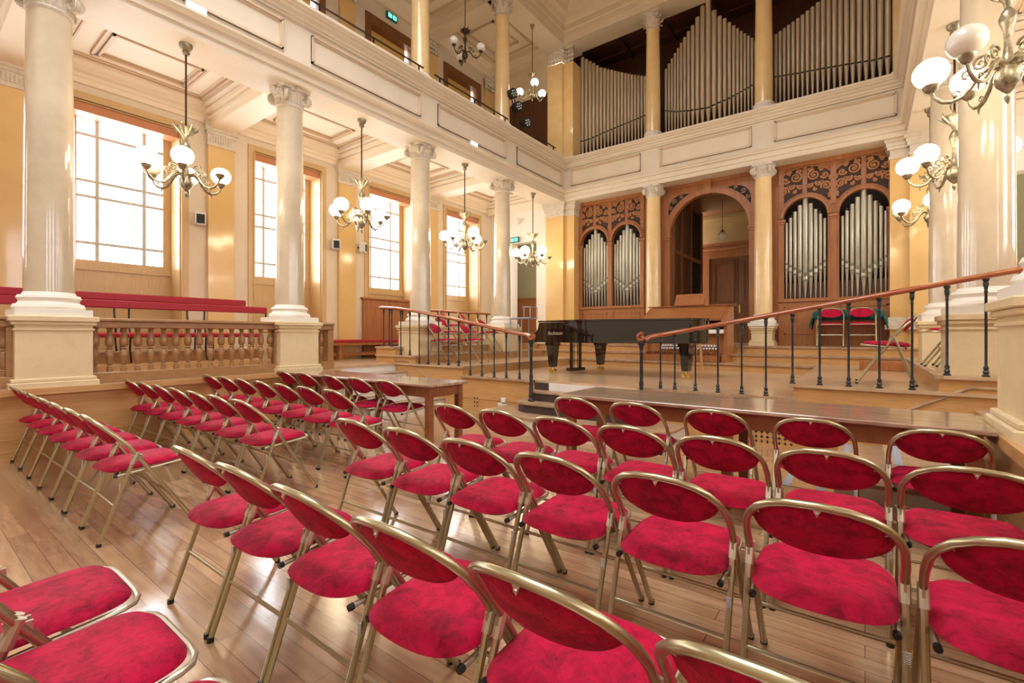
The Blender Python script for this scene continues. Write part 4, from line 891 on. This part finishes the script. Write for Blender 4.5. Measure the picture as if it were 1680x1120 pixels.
# stage chairs
sl = [(-6.72, 6.70, .75, -75, 'red folding chair on stage nearest the left handrail, leftmost of the front pair'),
      (-6.45, 7.28, .75, -72, 'red folding chair on stage left, right-hand one of the front pair'),
      (-7.27, 7.40, .91, -75, 'red folding chair on stage left, half hidden behind the leftmost one'),
      (-7.25, 8.00, .91, -70, 'red folding chair on stage left, middle of the group'),
      (-7.86, 8.10, 1.07, -60, 'red folding chair on the top stage step, back left of the group'),
      (-7.86, 8.75, 1.07, -60, 'red folding chair on the top stage step, behind the middle one'),
      (-7.20, 8.70, .91, -70, 'red folding chair on stage left, rightmost, beside the far column pedestal')]
for (x, y, z, a_, lb) in sl: put(x, y, z, math.radians(a_), lb, 'folding chairs on the left of the stage')
put(-.56, 11.48, 1.07, PI, 'left one of two red folding chairs before the green cloth table', 'chairs at the green table')
put(-.05, 11.48, 1.07, PI, 'right one of two red folding chairs before the green cloth table', 'chairs at the green table')
put(.18, 6.86, .75, PI / 2, 'single red folding chair seen side-on behind the right handrail', 'folding chairs on the right of the stage')
for k in range(4): put(.86 + .11 * k, 8.05 - .03 * k, .91, PI / 2, 'red folding chair nested %s from the left in the stack beside the right pillar' % ORD[k], 'nested chairs by the right pillar')
# green table
t = thing('cloth_table', 'table under a deep green cloth against the right organ front', 'table', (-.29, 12.02, 1.07))
for x in (-.52, .52):
    for y in (-.18, .18): MB().box(x - .02, x + .02, y - .02, y + .02, 0, .72).build('leg', 'oak', t)
MB().box(-.56, .56, -.22, .22, .72, .745).build('tabletop', 'oak', t)
vs = []; fs = []; NX, NY = 26, 12
for i in range(NX + 1):
    for j in range(NY + 1):
        u_ = -.88 + 1.76 * i / NX; v_ = -.44 + .88 * j / NY; x = max(-.575, min(.575, u_)); y = max(-.235, min(.235, v_)); dx = abs(u_) - .575 if abs(u_) > .575 else 0; dy = abs(v_) - .235 if abs(v_) > .235 else 0
        z = .75 - dx * .95 - dy * .95 * (1 if not dx else .6); vs.append((x + math.copysign(dx * .25, u_) + .012 * math.sin(v_ * 30) * (dx > 0), y + math.copysign(dy * .2 + (.015 * math.sin(u_ * 22) if dy else 0), v_), z))
for i in range(NX):
    for j in range(NY): A = i * (NY + 1) + j; fs.append((A, A + NY + 1, A + NY + 2, A + 1))
o = MB().add(vs, fs).build('tablecloth', 'green', t, True, ang=70); sm = o.modifiers.new('thickness', 'SOLIDIFY'); sm.thickness = .004
o['label'] = 'deep green tablecloth'
tag(MB().bbox(-.07, .50, 9.25, 9.65, .75, .89, .006).build('step_box', 'organ'), 'low brown wooden step block on the stage behind the side-on chair', 'step block')

# ---- chandeliers
def chandelier(label, loc, zc, ztop, arms=6, lit=(0, 1, 1, 1, 1), metal='bronze', sc=1.0, rot=0.0, group='bronze chandeliers along the aisles'):
    t = thing('chandelier', label, 'chandelier', (loc[0], loc[1], ztop), rot, group); d = zc - ztop; H = lambda z: d + z * sc
    MB().lathe([(.03 * sc, -.14 * sc), (.05 * sc, -.11 * sc), (.04 * sc, -.08 * sc), (.075 * sc, -.04 * sc), (.08 * sc, 0)], (0, 0, 0), 16).build('canopy', metal, t, True)
    MB().tube([(0, 0, -.1 * sc), (0, 0, H(.60))], .012 * sc, 8).build('rod', 'darkbr', t, True)
    b = MB(); b.lathe([(max(.001, r * sc), H(z)) for r, z in ((.004, -.30), (.02, -.27), (.024, -.245), (.01, -.22), (.03, -.20), (.07, -.15), (.085, -.10), (.075, -.05), (.05, -.01), (.06, .01), (.04, .04), (.028, .10), (.022, .2), (.03, .28), (.05, .34), (.055, .38), (.04, .42), (.02, .45), (.03, .50), (.07, .56), (.115, .61), (.12, .625), (.03, .60))], (0, 0, 0), 18)
    for k in range(8):
        a_ = 2 * PI * k / 8; b.tube([(.05 * sc * math.cos(a_), .05 * sc * math.sin(a_), H(.54)), (.11 * sc * math.cos(a_), .11 * sc * math.sin(a_), H(.60)), (.15 * sc * math.cos(a_), .15 * sc * math.sin(a_), H(.64)), (.14 * sc * math.cos(a_), .14 * sc * math.sin(a_), H(.665))], [.012 * sc, .016 * sc, .012 * sc, .006 * sc], 6)
    b.build('body', metal, t, True)
    for k in range(arms):
        a_ = 2 * PI * k / arms; d_ = Vector((math.cos(a_), math.sin(a_), 0)); P = lambda r, z: d_ * r * sc + Vector((0, 0, H(z)))
        m_ = MB(); pts = [P(r, z) for r, z in ((.04, .0), (.11, .02), (.17, -.03), (.21, -.10), (.26, -.155), (.32, -.175), (.38, -.16), (.43, -.11), (.455, -.05))]
        m_.tube(pts, [q * sc for q in (.022, .02, .019, .018, .017, .017, .015, .013, .013)], 7)
        p, rs = spiral(P(.15, .075), d_, (0, 0, 1), .062 * sc, 1.5, .014 * sc, 16, -1, 2.6); m_.tube(p, rs, 6)
        p, rs = spiral(P(.23, .02), d_, (0, 0, 1), .04 * sc, 1.3, .011 * sc, 12, 1, -1.5); m_.tube(p, rs, 6)
        p, rs = spiral(P(.30, -.12), d_, (0, 0, 1), .03 * sc, 1.2, .008 * sc, 10, -1, 3.0); m_.tube(p, rs, 6)
        m_.tube([P(.32, -.18), P(.33, -.21), P(.325, -.24)], [.012 * sc, .009 * sc, .003 * sc], 6)
        m_.lathe([(.014 * sc, -.05 * sc), (.035 * sc, -.03 * sc), (.055 * sc, -.0 * sc), (.06 * sc, .018 * sc), (.03 * sc, .02 * sc)], P(.455, -.01), 12)
        m_.build('arm', metal, t, True)
        if k < len(lit) and lit[k] is not None:
            MB().ball(P(.455, .115), .125 * sc, 24, 14, (1, 1, .93)).build('lamp_globe', 'globe' if lit[k] else 'globeoff', t, True)
    return t
cl = ['bronze globe chandelier nearest on the left, before the first window', 'bronze globe chandelier between the second and third left columns', 'bronze globe chandelier before the fourth window, behind the third left column', 'bronze globe chandelier hanging left of the yellow corner pier']
lits = [(1, 1, 0, 1, 1), (1, 1, 1, 1, 1), (1, 1, 1, 1, 1), (1, 1, 1, 1, 1)]
for i, y in enumerate((2.44, 5.20, 7.95, 10.70)): chandelier(cl[i], (-7.30, y), 3.45, 5.20, lit=lits[i], rot=math.radians(97))
cr = ['big bronze globe chandelier cut by the top-right corner of the photo', 'bronze globe chandelier half hidden behind the big right column', 'bronze globe chandelier left of the right-row column, nearest the organ']
for i, y in enumerate((5.30, 8.06, 10.8)): chandelier(cr[i], (.90, y), 3.42, 5.20, lit=((1, 0, 1, 1, 1, 1), (1, 1, 1, 1, 1), (0, 1, 1, 1, 1))[i], rot=math.radians((172, 170, 150)[i]))
chandelier('small dark unlit chandelier high in the upper gallery', (-7.3, 7.96), 7.75, 9.80, 3, (0, 0, 0), 'darkbr', .8, math.radians(30), 'upper gallery chandeliers')
chandelier('small lit chandelier in the upper gallery near the organ', (-7.3, 10.67), 7.95, 9.80, 3, (1, 1, 1), 'bronze', .8, math.radians(75), 'upper gallery chandeliers')

# ---- gallery rails
for i, (y0, y1, lb) in enumerate(((4.05, 6.42, 'thin brown rail on the gallery parapet, nearest piece'), (6.72, 9.18, 'thin brown rail on the gallery parapet below the dark chandelier'), (9.62, 11.4, 'thin brown rail on the gallery parapet behind the spotlights'))):
    t = thing('parapet_rail', lb, 'railing', (-7.0, 0, 6.385), 0, 'rails on the gallery parapet')
    MB().tube([(0, y0, .21), (0, y1, .21)], .016, 8).build('rail', 'darkbr', t, True)
    for y in (y0 + .15, (y0 + y1) / 2, y1 - .12): MB().box(-.012, .012, y - .012, y + .012, 0, .2).build('bracket', 'darkbr', t)

# ---- small fittings
def wall_speaker(label, loc, rz, tilt=0):
    t = thing('wall_speaker', label, 'speaker', loc, rz, 'wall speakers of the left aisle')
    MB().bbox(-.05, .09, -.085, .085, -.12, .12, .02).build('cabinet', 'plast', t); MB().box(.09, .096, -.065, .065, -.095, .075).build('grille', 'blackm', t); MB().tube([(-.05, 0, 0), (-.12, 0, 0)], .015, 6).build('bracket', 'blackm', t)
wall_speaker('small white speaker with black grille beside the nearest window', (-9.88, 3.54, 3.46), math.radians(-20))
wall_speaker('small white speaker with black grille left of the yellow pilaster by the second chandelier', (-9.88, 6.33, 3.42), math.radians(-20))
wall_speaker('small tilted speaker left of the third window', (-9.86, 7.05, 3.45), math.radians(35))
def emerg(label, y):
    t = thing('emergency_light', label, 'lamp', (-7.05, y, 5.58), 0, 'white emergency lights on the gallery parapet'); MB().bbox(0, .06, -.12, .12, -.055, .055, .008).build('housing', 'plast', t); MB().box(.06, .064, -.10, .10, -.04, .04).build('lamp_face', 'lampw', t)
emerg('white emergency light box on the parapet above the nearest chandelier', 2.46); emerg('white emergency light box on the parapet between the far left columns', 7.93)
def exit_sign(label, loc, rz):
    t = thing('exit_sign', label, 'sign', loc, rz, 'green exit signs'); MB().bbox(-.17, .17, -.03, .03, -.085, .085, .006).build('housing', 'glowd', t)
    g = MB(); g.box(-.13, -.02, -.036, -.03, -.05, .05); g.box(.02, .13, -.036, -.03, -.05, .05); g.build('lit_pictograms', 'glowx', t)
    g = MB(); g.tube([(-.10, -.038, -.04), (-.085, -.038, 0), (-.07, -.038, .02), (-.05, -.038, 0)], .006, 6); g.ball((-.065, -.038, .035), .009, 6, 5); g.prism([(.05, -.012), (.08, -.012), (.08, -.03), (.11, 0), (.08, .03), (.08, .012), (.05, .012)], 1, -.038, -.036); g.build('running_figure_and_arrow', 'glowd', t)
exit_sign('green lit exit sign on the upper gallery wall', (-9.96, 8.02, 9.66), PI / 2)
exit_sign('green exit sign over the doorway by the far left column', (-9.0, 12.16, 4.36), 0)
tag(MB().bbox(-8.92, -8.82, 12.08, 12.2, 4.84, 4.98, .01).build('security_camera', 'plast'), 'small white camera box on the wall above the green exit sign', 'camera')
t = thing('spotlight_stand', 'cluster of black stage spotlights on a stand beside the upper gallery column', 'spotlights', (-7.25, 9.8, 6.40))
MB().tube([(0, 0, 0), (0, 0, 1.0)], .015, 6).tube([(.1, -.33, 1.0), (0, .0, .70), (.05, .42, .42)], .015, 6).build('stand', 'blackm', t)
for (y, z) in ((-.30, .98), (-.08, .74), (.30, .46)):
    mt = Matrix.Rotation(math.radians(100), 3, 'Y') @ Matrix.Rotation(.3, 3, 'X')
    o = MB().lathe([(.06, -.14), (.11, -.10), (.125, .1), (.115, .11)], (.12, y, z), 16, mt).build('spotlight', 'blackm', t, True)
    l = MB()
    for k in range(7): a_ = k * PI / 3; q = 0 if k == 6 else .065; l.ball(Vector((.12, y, z)) + mt @ Vector((q * math.cos(a_), q * math.sin(a_), .11)), .02, 8, 6)
    l.build('lens', 'plast', o, True)
def vent(label, x, z, w_, h):
    t = thing('floor_vent', label, 'vent', (x, F, z), 0, 'pierced vents in the stage front'); MB().box(-w_ / 2, w_ / 2, -.012, 0, -h / 2, h / 2).build('grille', 'oak', t)
    g = MB(); nx = max(2, int(w_ / .055)); nz = max(2, int(h / .055))
    for i in range(nx):
        for j in range(nz):
            cx_ = -w_ / 2 + w_ * (i + .5) / nx; cz = -h / 2 + h * (j + .5) / nz; g.box(cx_ - .018, cx_ + .018, -.015, -.012, cz - .006, cz + .006); g.box(cx_ - .006, cx_ + .006, -.0151, -.012, cz - .018, cz + .018)
    g.build('holes', 'dark', t)
vent('small pierced vent in the stage face behind the left table leg', -5.42, .14, .12, .20); vent('pierced wood vent low in the stage face, behind the right table', -.85, .14, .42, .22)
t = thing('power_outlet', 'white power sockets low on the stage face left of the steps', 'socket', (-4.84, F, .17))
for (x, z) in ((-.04, -.04), (.03, .05), (.05, -.05)): MB().bbox(x - .04, x + .04, -.03, 0, z - .04, z + .04, .006).build('socket_plate', 'plast', t)
# iron stair frame / small metal stool behind the piano
t = thing('metal_stand', 'thin grey metal stool-like stand behind the piano keyboard', 'stand', (-6.62, 9.3, .59))
s_ = MB()
for (x, y) in ((-.28, -.15), (.05, -.15), (-.28, .15), (.05, .15)): s_.tube([(x, y, 0), (x, y, 1.12)], .013, 6)
s_.tube([(-.28, -.15, 1.12), (.3, -.15, 1.12)], .02, 6); s_.tube([(-.28, .15, 1.12), (.3, .15, 1.12)], .02, 6); s_.tube([(.3, -.15, 1.12), (.3, -.15, 1.38), (.3, .15, 1.38), (.3, .15, 1.12)], .014, 6); s_.tube([(.08, -.15, 1.38), (.3, -.15, 1.38)], .014, 6); s_.tube([(.12, -.15, 1.12), (.12, -.15, 1.38)], .014, 6)
s_.build('frame', 'grey', t, True); MB().bbox(-.28, .3, -.16, .16, 1.10, 1.13, .006).build('shelf', 'grey', t)
# floor tape strips on the right
for i, (x, y0, y1) in enumerate(((-.55, 4.66, 5.1), (-.30, 4.62, 4.95))):
    tag(MB().box(x - .03, x + .03, y0, y1, .0, .003).build('floor_tape', 'grey'), 'grey tape strip on the parquet under the right table, %s one' % ('left', 'right')[i], 'tape', 'tape strips on the floor')
